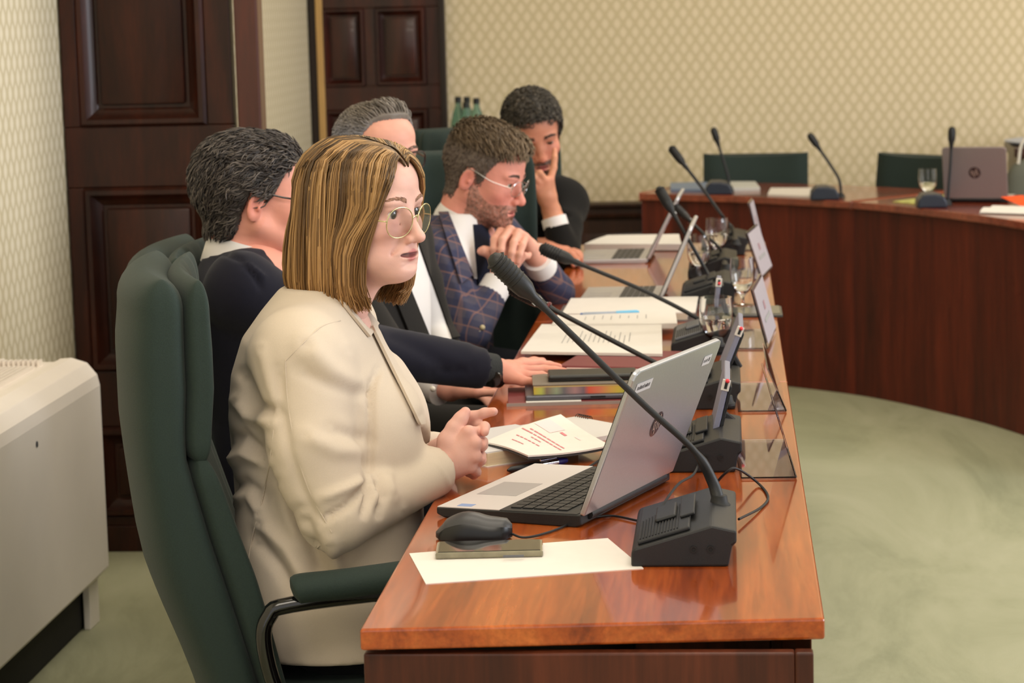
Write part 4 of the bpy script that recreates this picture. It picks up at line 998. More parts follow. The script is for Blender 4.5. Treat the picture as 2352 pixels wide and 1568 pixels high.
def patch_px(V, F, poly, e, name, m, parent, off, th=.004, yr=None, facing=True, col=None):
    """a cloth piece cut from the surface along planes through picked outline points, lifted by e and given thickness"""
    N = normals(V, F); px = PX(V); P = np.array(poly, float); c = P.mean(0); fc = px[F].mean(1)
    keep = (fc[:, 0] > P[:, 0].min()-25) & (fc[:, 0] < P[:, 0].max()+25) & (fc[:, 1] > P[:, 1].min()-25) & (fc[:, 1] < P[:, 1].max()+25)
    fn = N[F].mean(1); ctr = V[F].mean(1)
    if facing: keep &= ((np.array(CAMP)-ctr)*fn).sum(1) > 0
    if yr: keep &= (ctr[:, 1] > yr[0]) & (ctr[:, 1] < yr[1])
    bm = bmesh.new(); mp = {}
    for f in F[keep]:
        vs_ = []
        for i in f:
            if i not in mp: mp[i] = bm.verts.new(V[i]+N[i]*e)
            vs_.append(mp[i])
        try: bm.faces.new(vs_)
        except ValueError: pass
    n = len(P)
    for i in range(n):
        a, b = P[i], P[(i+1) % n]; ra, rb = ray(*a), ray(*b); pn = ra.cross(rb)
        if pn.dot(ray(*c)) < 0: pn = -pn
        g = list(bm.verts)+list(bm.edges)+list(bm.faces)
        bmesh.ops.bisect_plane(bm, geom=g, plane_co=CAMP, plane_no=pn, clear_inner=True, dist=1e-6)
    bmesh.ops.remove_doubles(bm, verts=bm.verts, dist=.0006)
    seen, best = set(), []                               # keep the largest connected piece
    for v0 in bm.verts:
        if v0 in seen: continue
        comp, todo = [], [v0]; seen.add(v0)
        while todo:
            v = todo.pop(); comp.append(v)
            for e_ in v.link_edges:
                w_ = e_.other_vert(v)
                if w_ not in seen: seen.add(w_); todo.append(w_)
        if len(comp) > len(best): best = comp
    keepv = set(best); bmesh.ops.delete(bm, geom=[v for v in bm.verts if v not in keepv], context='VERTS')
    bm.normal_update(); top = list(bm.faces); nv = {}
    for v in list(bm.verts): nv[v] = bm.verts.new(v.co-v.normal*th)
    bound = [(e_.verts[0], e_.verts[1]) for e_ in bm.edges if len(e_.link_faces) == 1]
    for f_ in top: bm.faces.new([nv[v] for v in reversed(f_.verts)])
    for p_, q_ in bound: bm.faces.new([p_, q_, nv[q_], nv[p_]])
    bmesh.ops.recalc_face_normals(bm, faces=bm.faces)
    bmesh.ops.translate(bm, verts=bm.verts, vec=-Vector(off))
    me = bpy.data.meshes.new(name); bm.to_mesh(me); bm.free(); me.shade_smooth()
    try: me.set_sharp_from_angle(angle=math.radians(50))
    except Exception: pass
    me.materials.append(m); o = bpy.data.objects.new(name, me); COL.objects.link(o); o.parent = parent; return o
def strands(lines, rad, cols, n=4):
    """many tapering hair locks in one mesh; lines: list of (m,3) arrays"""
    m = len(lines[0]); L = np.array(lines); K = len(L)
    T_ = np.gradient(L, axis=1); T_ /= np.maximum(np.linalg.norm(T_, axis=2), 1e-9)[..., None]
    up = np.tile(np.array([.31, .52, .79]), (K, m, 1)); S = np.cross(T_, up); S /= np.maximum(np.linalg.norm(S, axis=2), 1e-9)[..., None]; U = np.cross(S, T_)
    rad = np.asarray(rad)
    if rad.ndim == 1: rad = np.tile(rad, (K, 1))
    R = []
    for j in range(n):
        a = 2*math.pi*j/n; R.append(L+(S*math.cos(a)+U*math.sin(a))*rad[..., None])
    V = np.stack(R, 2).reshape(-1, 3)
    base = (np.arange(K)[:, None, None]*m+np.arange(m-1)[None, :, None])*n; j = np.arange(n)[None, None, :]; j2 = (j+1) % n
    F = np.stack([base+j, base+j2, base+n+j2, base+n+j], -1).reshape(-1, 4)
    C = np.repeat(np.asarray(cols), m*n, axis=0) if np.asarray(cols).ndim == 2 else np.repeat(np.asarray(cols).reshape(-1, 3), n, axis=0)
    return V, F, C
def rotm(yaw, pitch=0, roll=0):
    """x forward, y left, z up; pitch>0 looks down, roll>0 tips towards the right shoulder"""
    return np.array(Matrix.Rotation(yaw, 3, 'Z') @ Matrix.Rotation(pitch, 3, 'Y') @ Matrix.Rotation(roll, 3, 'X'))
# ================================================================== heads, hands, bodies
SKINM = mat('skin', (220, 170, 150), .48, attr=True, sss=.12, bump=.08, bscale=350, spec=.35)
HAIRM = mat('hair_locks', (90, 70, 50), .42, attr=True, spec=.4)
CLOTH = {}
def L3(c): return np.array(lin(c))
def head(O, R, s=1.0, neck=(0, 0, 0), neck_r=.056, skin=(222, 172, 152), res=.0026, jaw=1.0, width=1.0, nose=1.0, mouth=.0022, chin=1.0,
         lip=(188, 104, 100), lidgap=.0056, cheek=1.0, brow=1.0, ears=True, ruddy=.5, jowl=0, age=.7, top=1.0):
    f = Field((-.135, -.105, -.25), (.15, .105, .14), res); w = width; O = np.array(O); R = np.array(R)
    f.ell((-.012, 0, .032), (.100, .077*w, .086*top), 0)
    f.ell((.042, 0, .045), (.050, .058*w, .056*(2*top-1)), .03)
    f.ell((.042, 0, -.03), (.050, .058*w, .062), .03)
    f.ell((.036, 0, -.072), (.055, .049*jaw, .042), .025)
    for y in (-1, 1):
        f.cone((-.002, y*.052*jaw, -.05), (.074, y*.018*jaw, -.099), .018, .014, .025)
        f.ell((.062, y*.041*w, -.027), (.022, .021*cheek, .019), .025)
    f.ell((.082, 0, -.103), (.0165*chin, .021, .014), .02)
    f.ell((.080, 0, -.072), (.020, .030, .022), .02)
    nk = R.T@(np.array(neck)-O)/s
    if jowl:
        for y in (-1, 1): f.ell((.047, y*.036, -.078), (.030, .020+.006*jowl, .028), .022)
        f.ell((.046, 0, -.106), (.040, .034, .018+.006*jowl), .022)
    f.cone((-.028, 0, -.045), nk, neck_r*.92, neck_r, .03)
    f.cone((.02, 0, -.085), nk+np.array([.02, 0, -.01]), .03, neck_r*.8, .03)
    for y in (-1, 1):
        f.ell((.099, y*.033, .000), (.018, .0185, .0115), .014, sub=True)
        f.ell((.081, y*.027, .0185), (.0135*brow, .025, .0085), .016)
    # nose
    n = nose
    f.cone((.087, 0, .006), (.108*1+.004*(n-1)*25, 0, -.034), .0072, .0092, .016)
    f.ell((.1115+.1*(n-1)*.3, 0, -.0395), (.0112*n, .0105, .0098), .008)
    for y in (-1, 1):
        f.ell((.1005, y*.0128, -.0435), (.0105, .0068, .0076), .007)
        f.ell((.1075, y*.0062, -.0515), (.0058, .0034, .0032), .003, sub=True)
    for y in (-1, 1):                                   # lids, with the opening for the eye
        f.ell((.0752, y*.032, .0005), (.0148, .0152, .0142), .007)
        f.ell((.0772, y*.0322, .0070), (.0145, .0158, .0066), .003)     # upper lid fold
        f.ell((.0905, y*.0330, -.0008), (.0125, .0138, lidgap), .0015, sub=True)
    for y in (-1, 1):
        f.cone((.0985, y*.004, -.0665), (.0825, y*.0290, -.0722), .0046, .0022, .006)
        f.cone((.0970, 0, -.0790), (.0825, y*.0270, -.0740), .0056, .0022, .006)
        if age:
            f.cone((.0985, y*.0195, -.044), (.0830, y*.0345, -.070), .0016*age, .0004, .010, sub=True)
            f.ell((.0815, y*.031, -.0150), (.0065, .0125, .0035), .005)
            f.cone((.086, y*.018, -.0185), (.074, y*.042, -.0205), .0012*age, .0010, .007, sub=True)
    f.ell((.099, 0, -.0722), (.014, .0262, mouth), .002, sub=True)
    f.ell((.112, 0, -.0885), (.014, .02, .0045), .012, sub=True)
    if ears:
        for y in (-1, 1):
            Re = np.array(Matrix.Rotation(math.radians(14), 3, 'Y') @ Matrix.Rotation(math.radians(-y*22), 3, 'Z'))
            f.ell((-.012, y*.0785*w, -.012), (.0175, .0055, .0310), .006, R=Re)
            f.ell((-.010, y*.0835*w, -.009), (.0100, .0050, .0200), .004, R=Re, sub=True)
            f.ell((-.006, y*.080*w, -.016), (.0035, .0045, .006), .003, R=Re)
    V, F = f.mesh(1)
    N = normals(V, F)
    C = np.tile(L3(skin), (len(V), 1))
    def tint(mask, c, a): nonlocal C; m = np.clip(mask*a, 0, 1)[:, None]; C = C*(1-m)+L3(c)*m
    for y in (-1, 1):
        tint(gauss(V, (.075, y*.045, -.035), (.03, .028, .028)), (206, 120, 108), .55*ruddy)
        tint(gauss(V, (-.01, y*.085, -.012), (.03, .014, .035)), (206, 116, 100), .6*ruddy)
        tint(gauss(V, (.09, y*.031, -.0155), (.02, .02, .009)), (176, 118, 108), .35)
        d = np.minimum(segdist(V, (.1035, 0, -.0665), (.0865, y*.023, -.0712)), segdist(V, (.1015, 0, -.0790), (.0865, y*.021, -.0738)))
        tint(sm(.0072, .0042, d)*(V[:, 0] > .08), lip, .85)
    tint(gauss(V, (.115, 0, -.042), (.02, .018, .016)), (206, 118, 104), .5*ruddy)
    tint(gauss(V, (.09, 0, -.0722), (.02, .022, mouth*.62)), (60, 24, 24), 1.0 if mouth > .003 else .4)
    C *= (1+.05*snoise(V, 160, 3)+.04*snoise(V, 420, 5))[:, None]
    return V, F, C, N
def to_world(V, O, R, s): return (np.asarray(V)*s)@np.array(R).T+np.array(O)
def eyes(O, R, s, parent, off, gaze=(0, 0), iris=(86, 78, 62)):
    for y in (-1, 1):
        g = []
        n, m = 20, 14; c = np.array([.0757, y*.032, .0003]); r = .0136
        Rg = np.array(Matrix.Rotation(gaze[0], 3, 'Z') @ Matrix.Rotation(-gaze[1], 3, 'Y'))
        V, F, C = [], [], []
        for i in range(m+1):
            t = math.pi*i/m
            for k in range(n):
                a = 2*math.pi*k/n; V.append(c+Rg@(r*np.array([math.cos(t), math.sin(t)*math.cos(a), math.sin(t)*math.sin(a)])))
                C.append(L3((16, 14, 14)) if i <= 1 else (L3(iris) if i <= 3 else L3((226, 214, 208))))
        for i in range(m):
            for k in range(n): F.append((i*n+k, i*n+(k+1) % n, (i+1)*n+(k+1) % n, (i+1)*n+k))
        mk('eye', to_world(V, O, R, s), np.array(F), mat('eye_surface', (230, 220, 215), .08, attr=True, coat=.6), parent, np.array(C), off)
def brows(O, R, s, parent, off, VL, col, n=130, thick=1.0, seed=1, gap=.0):
    rs = np.random.RandomState(seed)
    for y in (-1, 1):
        lines = []
        for _ in range(n):
            t = rs.rand(); yy = y*(.012+.036*t); zz = .0195+.0055*math.sin(t*2.4)+rs.uniform(-1, 1)*.0028*thick*(1-.5*t)
            d = np.abs(VL[:, 1]-yy)+np.abs(VL[:, 2]-zz)*1.0+(VL[:, 0] < .04)*1; i = d.argmin(); p = VL[i].copy(); p[0] += .0006
            dr = np.array([-.15-.5*t, y*(.75), .5-.75*t]); dr /= np.linalg.norm(dr)
            lines.append([p+dr*q*.0085+np.array([.0012, 0, 0])*math.sin(q*3) for q in (0, .5, 1)])
        V, F, C = strands(lines, np.array([.0006, .0006, .0002])*s, np.tile(L3(col), (len(lines), 1))*(1+.3*rs.uniform(-1, 1, (len(lines), 1))), 3)
        mk('eyebrow', to_world(V, O, R, s), F, HAIRM, parent, C, off)
def scalp_hair(O, R, s, parent, off, VL, FL, mask, flow, cap, count, length, cols, seed=0, rad=.0016, lift=.25, curl=0, noise=.25, name='hair', segs=5, capcol=None, capcol2=None):
    """short hair: a cap raised off the scalp, then locks combed along flow(p); everything in head space"""
    rs = np.random.RandomState(seed); N = normals(VL, FL); mk_ = mask(VL); fm = mk_[FL].mean(1) > .5
    used = np.unique(FL[fm]); re = np.full(len(VL), -1); re[used] = np.arange(len(used))
    th = cap(VL[used]) if callable(cap) else cap
    edge = np.clip(mk_[used], 0, 1); 
    Vc = VL[used]+N[used]*(th*sm(.5, 1.0, edge)+.0008)[:, None]+N[used]*(.0016*snoise(VL[used], 300, seed))[:, None]; Fc = re[FL[fm]]
    base = np.array([L3(c) for c in cols]); cc = capcol2(Vc) if capcol2 else capcol(Vc) if capcol else np.tile(base.mean(0)*.8, (len(Vc), 1))
    pick = rs.choice(len(Vc), count, replace=len(Vc) < count); P = Vc[pick]; Nn = N[used][pick]
    lines = []; colr = []
    D_ = flow(P); L = (length(P) if callable(length) else np.full(count, length))*rs.uniform(.7, 1.25, count)
    for i in range(count):
        p = P[i]-Nn[i]*.003; d = D_[i]; d = d-Nn[i]*(d@Nn[i]); d /= max(np.linalg.norm(d), 1e-6); d = d+rs.normal(size=3)*noise; d -= Nn[i]*(d@Nn[i]); d /= max(np.linalg.norm(d), 1e-6)
        ln = [p]; up = Nn[i]*lift; ph = rs.uniform(0, 6.3); sd = np.cross(d, Nn[i])
        for k in range(1, segs):
            q = k/(segs-1); ln.append(p+d*L[i]*q*(1-.12*q)+up*L[i]*math.sin(q*2.2)*.8+sd*curl*L[i]*math.sin(q*5+ph)+Nn[i]*.002)
        lines.append(ln)
    t = rs.rand(count)
    colr = (capcol(P) if capcol else base[rs.randint(len(base), size=count)])*rs.uniform(.6, 1.45, (count, 1))
    prof = np.array([1.0]+[1.0]*(segs-2)+[.25])*rad
    Vs, Fs, Cs = strands(lines, prof, colr, 4)
    V, F, C = join([(Vc, Fc, cc), (Vs, Fs, Cs)])
    return mk(name, to_world(V, O, R, s), F, HAIRM, parent, C, off)
def glasses(O, R, s, parent, off, shape='round', frame=None, rr=(.0235, .0195), cx=.033, cz=-.004, x0=.106, tube_r=.0011, tilt=.10, temples=True, tint=None, ear_x=-.012, wrap=.22, ear_y=.0815):
    frame = frame or CHROME; g = None
    root = None
    lensm = mat('spectacle_lens', (252, 250, 250), .0, trans=1, ior=1.2)
    for y in (-1, 1):
        pts = []
        for k in range(33):
            a = 2*math.pi*k/32; ca, sa = math.cos(a), math.sin(a)
            e = .62 if shape == 'square' else .92
            yy = rr[0]*math.copysign(abs(ca)**e, ca); zz = rr[1]*math.copysign(abs(sa)**e, sa)
            p = np.array([x0-abs(cx+yy)*wrap+zz*tilt, y*(cx+yy), cz+zz]); pts.append(p)
        W = to_world(pts, O, R, s); mb = MB(); mb.tube([Vector(p)-Vector(off) for p in W], tube_r*s, 6, caps=False); o = mb.build('spectacles_rim' if root else 'spectacles', frame, parent if root is None else root)
        if root is None: root = o
        c = W[:-1].mean(0); nx = np.array(R)[:, 0]*.0012*s; ring = [Vector(p)-Vector(off) for p in W[:-1]]; nv = Vector(nx); mb = MB(); mb.add([Vector(c)-Vector(off)+nv*.5]+[p+nv*.5 for p in ring]+[Vector(c)-Vector(off)-nv*.5]+[p-nv*.5 for p in ring], [(0, k+1, (k+1) % 32+1) for k in range(32)]+[(33, 34+(k+1) % 32, 34+k) for k in range(32)]+[(k+1, 34+k, 34+(k+1) % 32, (k+1) % 32+1) for k in range(32)]); mb.build('lens', lensm, root, weld=True, smooth=0)
        if temples:
            e = np.array([x0-(cx+rr[0])*wrap, y*(cx+rr[0]), cz+.004]); T_ = [e, e+np.array([-.006, y*.004, 0]), np.array([.05, y*(ear_y-.005), cz+.008]), np.array([ear_x+.005, y*ear_y, .016]), np.array([ear_x-.012, y*(ear_y+.0015), .002])]
            W = to_world([list(p) for p in spline(T_, 16)], O, R, s); MB().tube([Vector(p)-Vector(off) for p in W], tube_r*s*1.15, 6).build('temple', frame, root)
    B = [np.array([x0-.010*wrap, -(cx-rr[0]), cz+.005]), np.array([x0+.002, 0, cz+.0095]), np.array([x0-.010*wrap, cx-rr[0], cz+.005])]
    W = to_world([list(p) for p in spline(B, 9)], O, R, s); MB().tube([Vector(p)-Vector(off) for p in W], tube_r*s*1.1, 6).build('bridge', frame, root)
    return root
def hand_field(f, wrist, palm, fingers, thumb, k=.006, rs=1.0, arm=None):
    """wrist: point; palm: knuckle points index..little; fingers: list of polylines starting at the knuckles; thumb: polyline from its base"""
    w = np.array(wrist)
    for i, p in enumerate(palm):
        p = np.array(p); a = w+(p-w)*.12+np.array([0, 0, 0]); f.cone(a, p, .0185*rs, .0112*rs, .012)
    for i in range(3): f.cone((np.array(palm[i])+w)/2, (np.array(palm[i+1])+w)/2, .0125*rs, .0125*rs, .012)
    rad = [(.0102, .0092, .0084, .0072), (.0106, .0096, .0087, .0074), (.0102, .0092, .0083, .0071), (.0090, .0081, .0073, .0064)]
    for pl, rd in zip(fingers, rad):
        if pl is None: continue
        n = len(pl); q = np.interp(np.linspace(0, 3, n), [0, 1, 2, 3], rd)*rs
        f.chain([np.array(p) for p in pl], list(q), k=.004)
    if thumb is not None:
        n = len(thumb); q = np.interp(np.linspace(0, 3, n), [0, 1, 2, 3], (.016, .0128, .0108, .0088))*rs
        f.cone(w+(np.array(thumb[0])-w)*.3, thumb[0], .017*rs, .016*rs, .012); f.chain([np.array(p) for p in thumb], list(q), k=.008)
    if arm is not None: f.cone(w, arm, .0245*rs, .033*rs, .015, )
def hands_mesh(lo, hi, hs, res=.0022, skin=(222, 168, 148)):
    F0 = None
    for h in hs:
        f = Field(lo, hi, res); hand_field(f, *h[0], **h[1])
        if F0 is None: F0 = f
        else: F0.d = np.minimum(F0.d, f.d)
    V, F = F0.mesh(1); C = np.tile(L3(skin), (len(V), 1))*(1+.06*snoise(V, 260, 2)+.05*snoise(V, 90, 4))[:, None]
    for h in hs:                                           # pinker knuckles and fingertips
        for pl in list(h[0][2])+[h[0][3]]:
            if pl is None: continue
            for p in (pl[0], pl[-1]):
                g = gauss(V, p, (.013,)*3)[:, None]*.35; C = C*(1-g)+L3((212, 128, 112))*g
    return V, F, C
def nails(tips, parent, off):
    for tip, d, n in tips:
        pass
SHOE = mat('black_leather', (20, 19, 19), .3, coat=.3)
def legs(parent, off, hip, yaw, knee_f=.42, spread=.09, m=None, seat=.50, shoe_z=0):
    c, s = math.cos(yaw), math.sin(yaw); X = np.array([c, s, 0]); Y = np.array([-s, c, 0]); H = np.array(hip)
    k = [H+X*knee_f+Y*sd*(spread+.03)+np.array([0, 0, .02]) for sd in (-1, 1)]; an = [H+X*(knee_f-.02)+Y*sd*(spread+.02)+np.array([0, 0, .10-H[2]]) for sd in (-1, 1)]
    P = np.array([H]+k+an); f = Field(P.min(0)-.16, P.max(0)+.14, .012)
    for i, sd in enumerate((-1, 1)):
        f.cone(H+Y*sd*spread, k[i], .085, .066, .03); f.cone(k[i], an[i], .062, .052, .02)
    f.ell(H, (.13, .17, .10), .04, R=np.stack([X, Y, [0, 0, 1]], 1))
    for i in (0, 1): f.cut(an[i]-np.array([0, 0, .02]), (0, 0, -1), .09)
    V, F = f.mesh(1); mk('trousers', V, F, m, parent, None, off)
    for i in (0, 1):
        a = an[i].copy(); a[2] = .045; f = Field(a-.2, a+.3, .01); f.cone(a, a+X*.14-np.array([0, 0, .012]), .042, .034, .01); f.cone(a, a+np.array([0, 0, .06]), .042, .04, .02); f.cut(a-np.array([0, 0, .042]), (0, 0, -1), .3)
        V, F = f.mesh(1); mk('shoe', V, F, SHOE, parent, None, off)
def torso_core(O, neck, sh, el, wr, pel, res=.014):
    """the body under the clothes, one continuous coarse surface from neck to wrists and hips"""
    P = np.array([neck, pel]+sh+el+wr, float); f = Field(P.min(0)-.15, P.max(0)+.12, res); n = np.array(neck); p = np.array(pel)
    f.cone(n+np.array([0, 0, -.02]), p, .05, .09, .03); m = (np.array(sh[0])+np.array(sh[1]))/2; f.cone(m, p, .09, .09, .04); f.cone(sh[0], sh[1], .05, .05, .03)
    for i in (0, 1): f.cone(sh[i], el[i], .042, .036, .02); f.cone(el[i], wr[i], .034, .025, .02)
    return f.mesh(1)
def cloth(name, rgb, **kw):
    return mat(name, rgb, kw.pop('rough', .8), var=kw.pop('var', .06), vscale=kw.pop('vscale', 500), bump=kw.pop('bump', .25), bscale=kw.pop('bscale', 900), sheen=kw.pop('sheen', .05), spec=kw.pop('spec', .15), **kw)
# ------------------------------------------------------------------ woman in the cream blazer
CREAM = cloth('cream_blazer_cloth', (204, 190, 172), rough=.72, var=.02, bump=.12, sheen=.1)
wy = 3.97
wO = np.array([-.593, wy, 1.213]); wR = rotm(math.radians(-27), math.radians(3), math.radians(0)); ws = 1.0
wroot = thing('person', 'woman in a cream blazer speaking, with a blonde-brown bob and round wire glasses', 'person', (-.66, 3.98, 0))
woff = np.array(wroot.location)
SK_W = (220, 174, 160)
wneck = (-.655, wy+.01, 1.03)
HV, HF, HC, HN = head(wO, wR, ws, wneck, .052, SK_W, .0019, jaw=1.03, width=1.0, mouth=.0046, top=.92, lip=(196, 122, 120), cheek=1.12, chin=1.02, ears=False, ruddy=.42, age=1, nose=1.03, brow=.85, lidgap=.0072, jowl=1)
def hp(px, py, d): return np.array(D(px, py, d))
HV[:, 2] = np.where(HV[:, 2] < -.03, -.03+(HV[:, 2]+.03)*.88, HV[:, 2])
HVW, HNW = HV.copy(), HN.copy()
# clasped hands: the right hand (nearer) wraps the left; the left forefinger points on
r_w = hp(1020, 1072, 3.985)
r_kn = [hp(1076, 992, 3.975), hp(1090, 1016, 3.97), hp(1090, 1046, 3.972), hp(1080, 1072, 3.98)]
r_f = [[r_kn[0], hp(1100, 992, 4.0), hp(1098, 1006, 4.03), hp(1082, 1014, 4.045)],
       [r_kn[1], hp(1107, 1022, 4.0), hp(1100, 1034, 4.035), hp(1082, 1038, 4.05)],
       [r_kn[2], hp(1104, 1056, 4.0), hp(1096, 1064, 4.035), hp(1080, 1064, 4.05)],
       [r_kn[3], hp(1094, 1084, 4.005), hp(1088, 1090, 4.03), hp(1074, 1086, 4.045)]]
r_t = [hp(1028, 1012, 3.985), hp(1044, 982, 3.99), hp(1058, 962, 3.995), hp(1069, 946, 4.0)]
l_w = hp(1018, 1040, 4.10)
l_kn = [hp(1068, 978, 4.045), hp(1076, 1000, 4.05), hp(1074, 1028, 4.055), hp(1066, 1054, 4.06)]
l_f = [[l_kn[0], hp(1092, 956, 4.03), hp(1113, 948, 4.025), hp(1134, 945, 4.02)],
       [l_kn[1], hp(1098, 978, 4.03), hp(1113, 980, 4.005), hp(1113, 992, 3.985)],
       [l_kn[2], hp(1096, 1012, 4.03), hp(1109, 1014, 4.0), hp(1108, 1022, 3.98)],
       [l_kn[3], hp(1090, 1044, 4.035), hp(1106, 1046, 4.005), hp(1106, 1054, 3.985)]]
l_t = [hp(1040, 1010, 4.06), hp(1050, 985, 4.04), hp(1062, 968, 4.03), hp(1075, 955, 4.03)]
r_el = np.array(D(772, 1180, 3.76)); r_sh = np.array([-.675, 3.81, 1.0]); l_sh = np.array([-.675, 4.15, 1.0]); l_el = np.array([-.63, 4.24, .72])
WHV, WHF, WHC = hands_mesh((-.60, 3.90, .70), (-.36, 4.16, .92), [((r_w, r_kn, r_f, r_t), dict(arm=r_el*.35+r_w*.65)), ((l_w, l_kn, l_f, l_t), dict(arm=l_el*.3+l_w*.7))], .002, SK_W)
TV, TF = torso_core(wO, wneck, [r_sh, l_sh], [r_el, l_el], [r_w, l_w], (-.66, 3.98, .57)); 
V, F, C = join([(to_world(HV, wO, wR, ws), HF, HC), (WHV, WHF, WHC), (TV, TF, np.tile(L3(SK_W), (len(TV), 1)))])
mk('body', V, F, SKINM, wroot, C, woff)
eyes(wO, wR, ws, wroot, woff, (math.radians(2), 0), (74, 70, 66))
brows(wO, wR, ws, wroot, woff, HV, (150, 112, 92), 90, .8)
GOLD = mat('pale_gold_wire', (206, 198, 150), .25, metal=.8)
glasses(wO, wR, ws, wroot, woff, 'round', GOLD, (.0275, .0245), .0345, -.0125, .107, .0010, ear_x=.0, ear_y=.070)
# --- blazer
f = Field((-.95, 3.62, .46), (-.38, 4.36, 1.16), .0056)
f.stack([(.50, .01, .165, .205), (.58, .005, .162, .205), (.66, .0, .155, .195), (.74, .002, .152, .185), (.82, .005, .158, .185), (.88, -.006, .150, .185), (.95, -.018, .130, .185), (1.01, -.022, .105, .175), (1.05, -.016, .080, .13), (1.085, .0, .066, .085)], (-.665, 3.98), 0, 0, 2.3)
f.cone(r_sh, l_sh, .062, .062, .05)
for y in (3.905, 4.06): f.ell((-.572, y, .85), (.06, .07, .08), .05)
up = r_sh*.45+r_el*.55+np.array([-.012, -.02, 0])
f.cone(r_sh+np.array([.0, -.005, -.004]), up, .068, .066, .04); f.cone(up, r_el, .066, .060, .012)
r_c = r_el*.12+r_w*.88; f.cone(r_el, r_c, .060, .043, .010); f.cut(r_c+(r_w-r_el)*.06, (r_w-r_el), .075)
f.cone(l_sh, l_el, .066, .058, .03); l_c = l_el*.12+l_w*.88; f.cone(l_el, l_c, .056, .042, .01); f.cut(l_c+(l_w-l_el)*.06, (l_w-l_el), .075)
# neck opening
f.cone(np.array([-.625, wy, 1.055]), np.array([-.645, wy, 1.16]), .056, .085, .012, sub=True)
JV, JF = f.mesh(2)
JV = folds(JV, JF, [
    ([(640, 850), (646, 940), (664, 1040), (690, 1120), (730, 1200)], 12, -0.0060),
    ([(850, 880), (852, 960), (852, 1020), (848, 1075)], 9, -0.0105), ([(868, 850), (852, 900)], 8, -0.0090),
    ([(700, 790), (760, 850), (830, 900)], 26, 0.0090), ([(690, 850), (750, 880), (846, 915)], 16, -0.0060), ([(760, 985), (846, 1010)], 14, -0.0060), ([(700, 1000), (770, 1035), (845, 1040)], 18, 0.0060),
    ([(735, 1145), (800, 1120), (845, 1100)], 12, 0.0090), ([(745, 1190), (800, 1160), (838, 1115)], 9, -0.0105), ([(838, 1098), (850, 1130), (836, 1180)], 8, -0.0120), ([(862, 1098), (880, 1140), (872, 1180)], 9, -0.0105), ([(850, 1110), (868, 1150)], 9, 0.0075), ([(900, 1085), (925, 1120), (930, 1170)], 14, -0.0030), ([(890, 1090), (905, 1140)], 12, 0.0060),
    ([(600, 800), (620, 880), (640, 930)], 13, 0.0050), ([(560, 860), (590, 930), (630, 945)], 12, -0.0120), ([(545, 920), (570, 955), (625, 970)], 13, 0.0105),
    ([(530, 1010), (560, 1000), (610, 1050)], 13, -0.0105), ([(525, 1060), (560, 1040), (610, 1060)], 13, 0.0120), ([(520, 1120), (560, 1110), (600, 1140)], 14, -0.0090), ([(540, 1150), (570, 1130), (600, 1180)], 12, 0.0090),
    ([(600, 1200), (660, 1260), (700, 1330)], 16, 0.0105), ([(590, 1240), (640, 1300), (680, 1370)], 14, -0.0105), ([(690, 1180), (720, 1260), (740, 1320)], 18, -0.0120), ([(760, 1250), (780, 1320)], 16, 0.0090), ([(640, 1100), (660, 1180), (690, 1240)], 18, 0.0075),
    ([(800, 800), (820, 900), (840, 960)], 14, 0.0030), ([(905, 800), (930, 880), (950, 960)], 16, 0.0060), ([(1000, 1060), (1022, 1090), (1034, 1118)], 4, 0.0022)])
mk('blazer', JV, JF, CREAM, wroot, None, woff)
# collar and lapel: pieces of the same cloth lifted off the front edge
COLLAR = CREAM
def seam(name, pts, m, r=.0011):
    """fine stitched ridge lying on the cloth"""
    N = normals(JV, JF); px = PX(JV); fr = ((np.array(CAMP)-JV)*N).sum(1) > 0; out = []
    P2 = [(p.x, p.y) for p in spline([(a, b, 0) for a, b in pts], 26)]
    for q_ in P2:
        d = np.linalg.norm(px-np.array(q_), axis=1)+(~fr)*1e4; near = np.argsort(d)[:12]; near = near[d[near] < 14]
        if len(near) == 0: continue
        w_ = 1/(d[near]+1.0); dist = ((JV[near]-np.array(CAMP))@np.array(CF)); ok = dist < dist.min()+.03; w_ = w_*ok; w_ /= w_.sum()
        out.append((D(q_[0], q_[1], float((JV[near][:, 1]*w_).sum()))+Vector((N[near]*w_[:, None]).sum(0))*.0005))
    for _ in range(2): out = [out[0]]+[out[i]*.5+(out[i-1]+out[i+1])*.25 for i in range(1, len(out)-1)]+[out[-1]]
    return MB().tube([p-Vector(woff) for p in out], r, 6).build(name, m, wroot)
seam('sleeve_seam', [(655, 825), (662, 930), (682, 1040), (712, 1130), (762, 1222)], CREAM); seam('back_seam', [(632, 950), (622, 1050), (602, 1150), (578, 1240), (567, 1330)], CREAM); seam('armhole_seam', [(782, 736), (738, 750), (694, 790), (656, 828)], CREAM, .0009)
patch_px(JV, JF, [(765, 664), (806, 664), (872, 742), (852, 772)], .006, 'collar', COLLAR, wroot, woff, .005)
patch_px(JV, JF, [(856, 745), (912, 774), (992, 968), (968, 975)], .009, 'lapel', COLLAR, wroot, woff, .005, yr=(3.6, 3.985))
legs(wroot, woff, (-.64, 3.98, .545), 0, m=cloth('black_trousers', (22, 22, 24)))
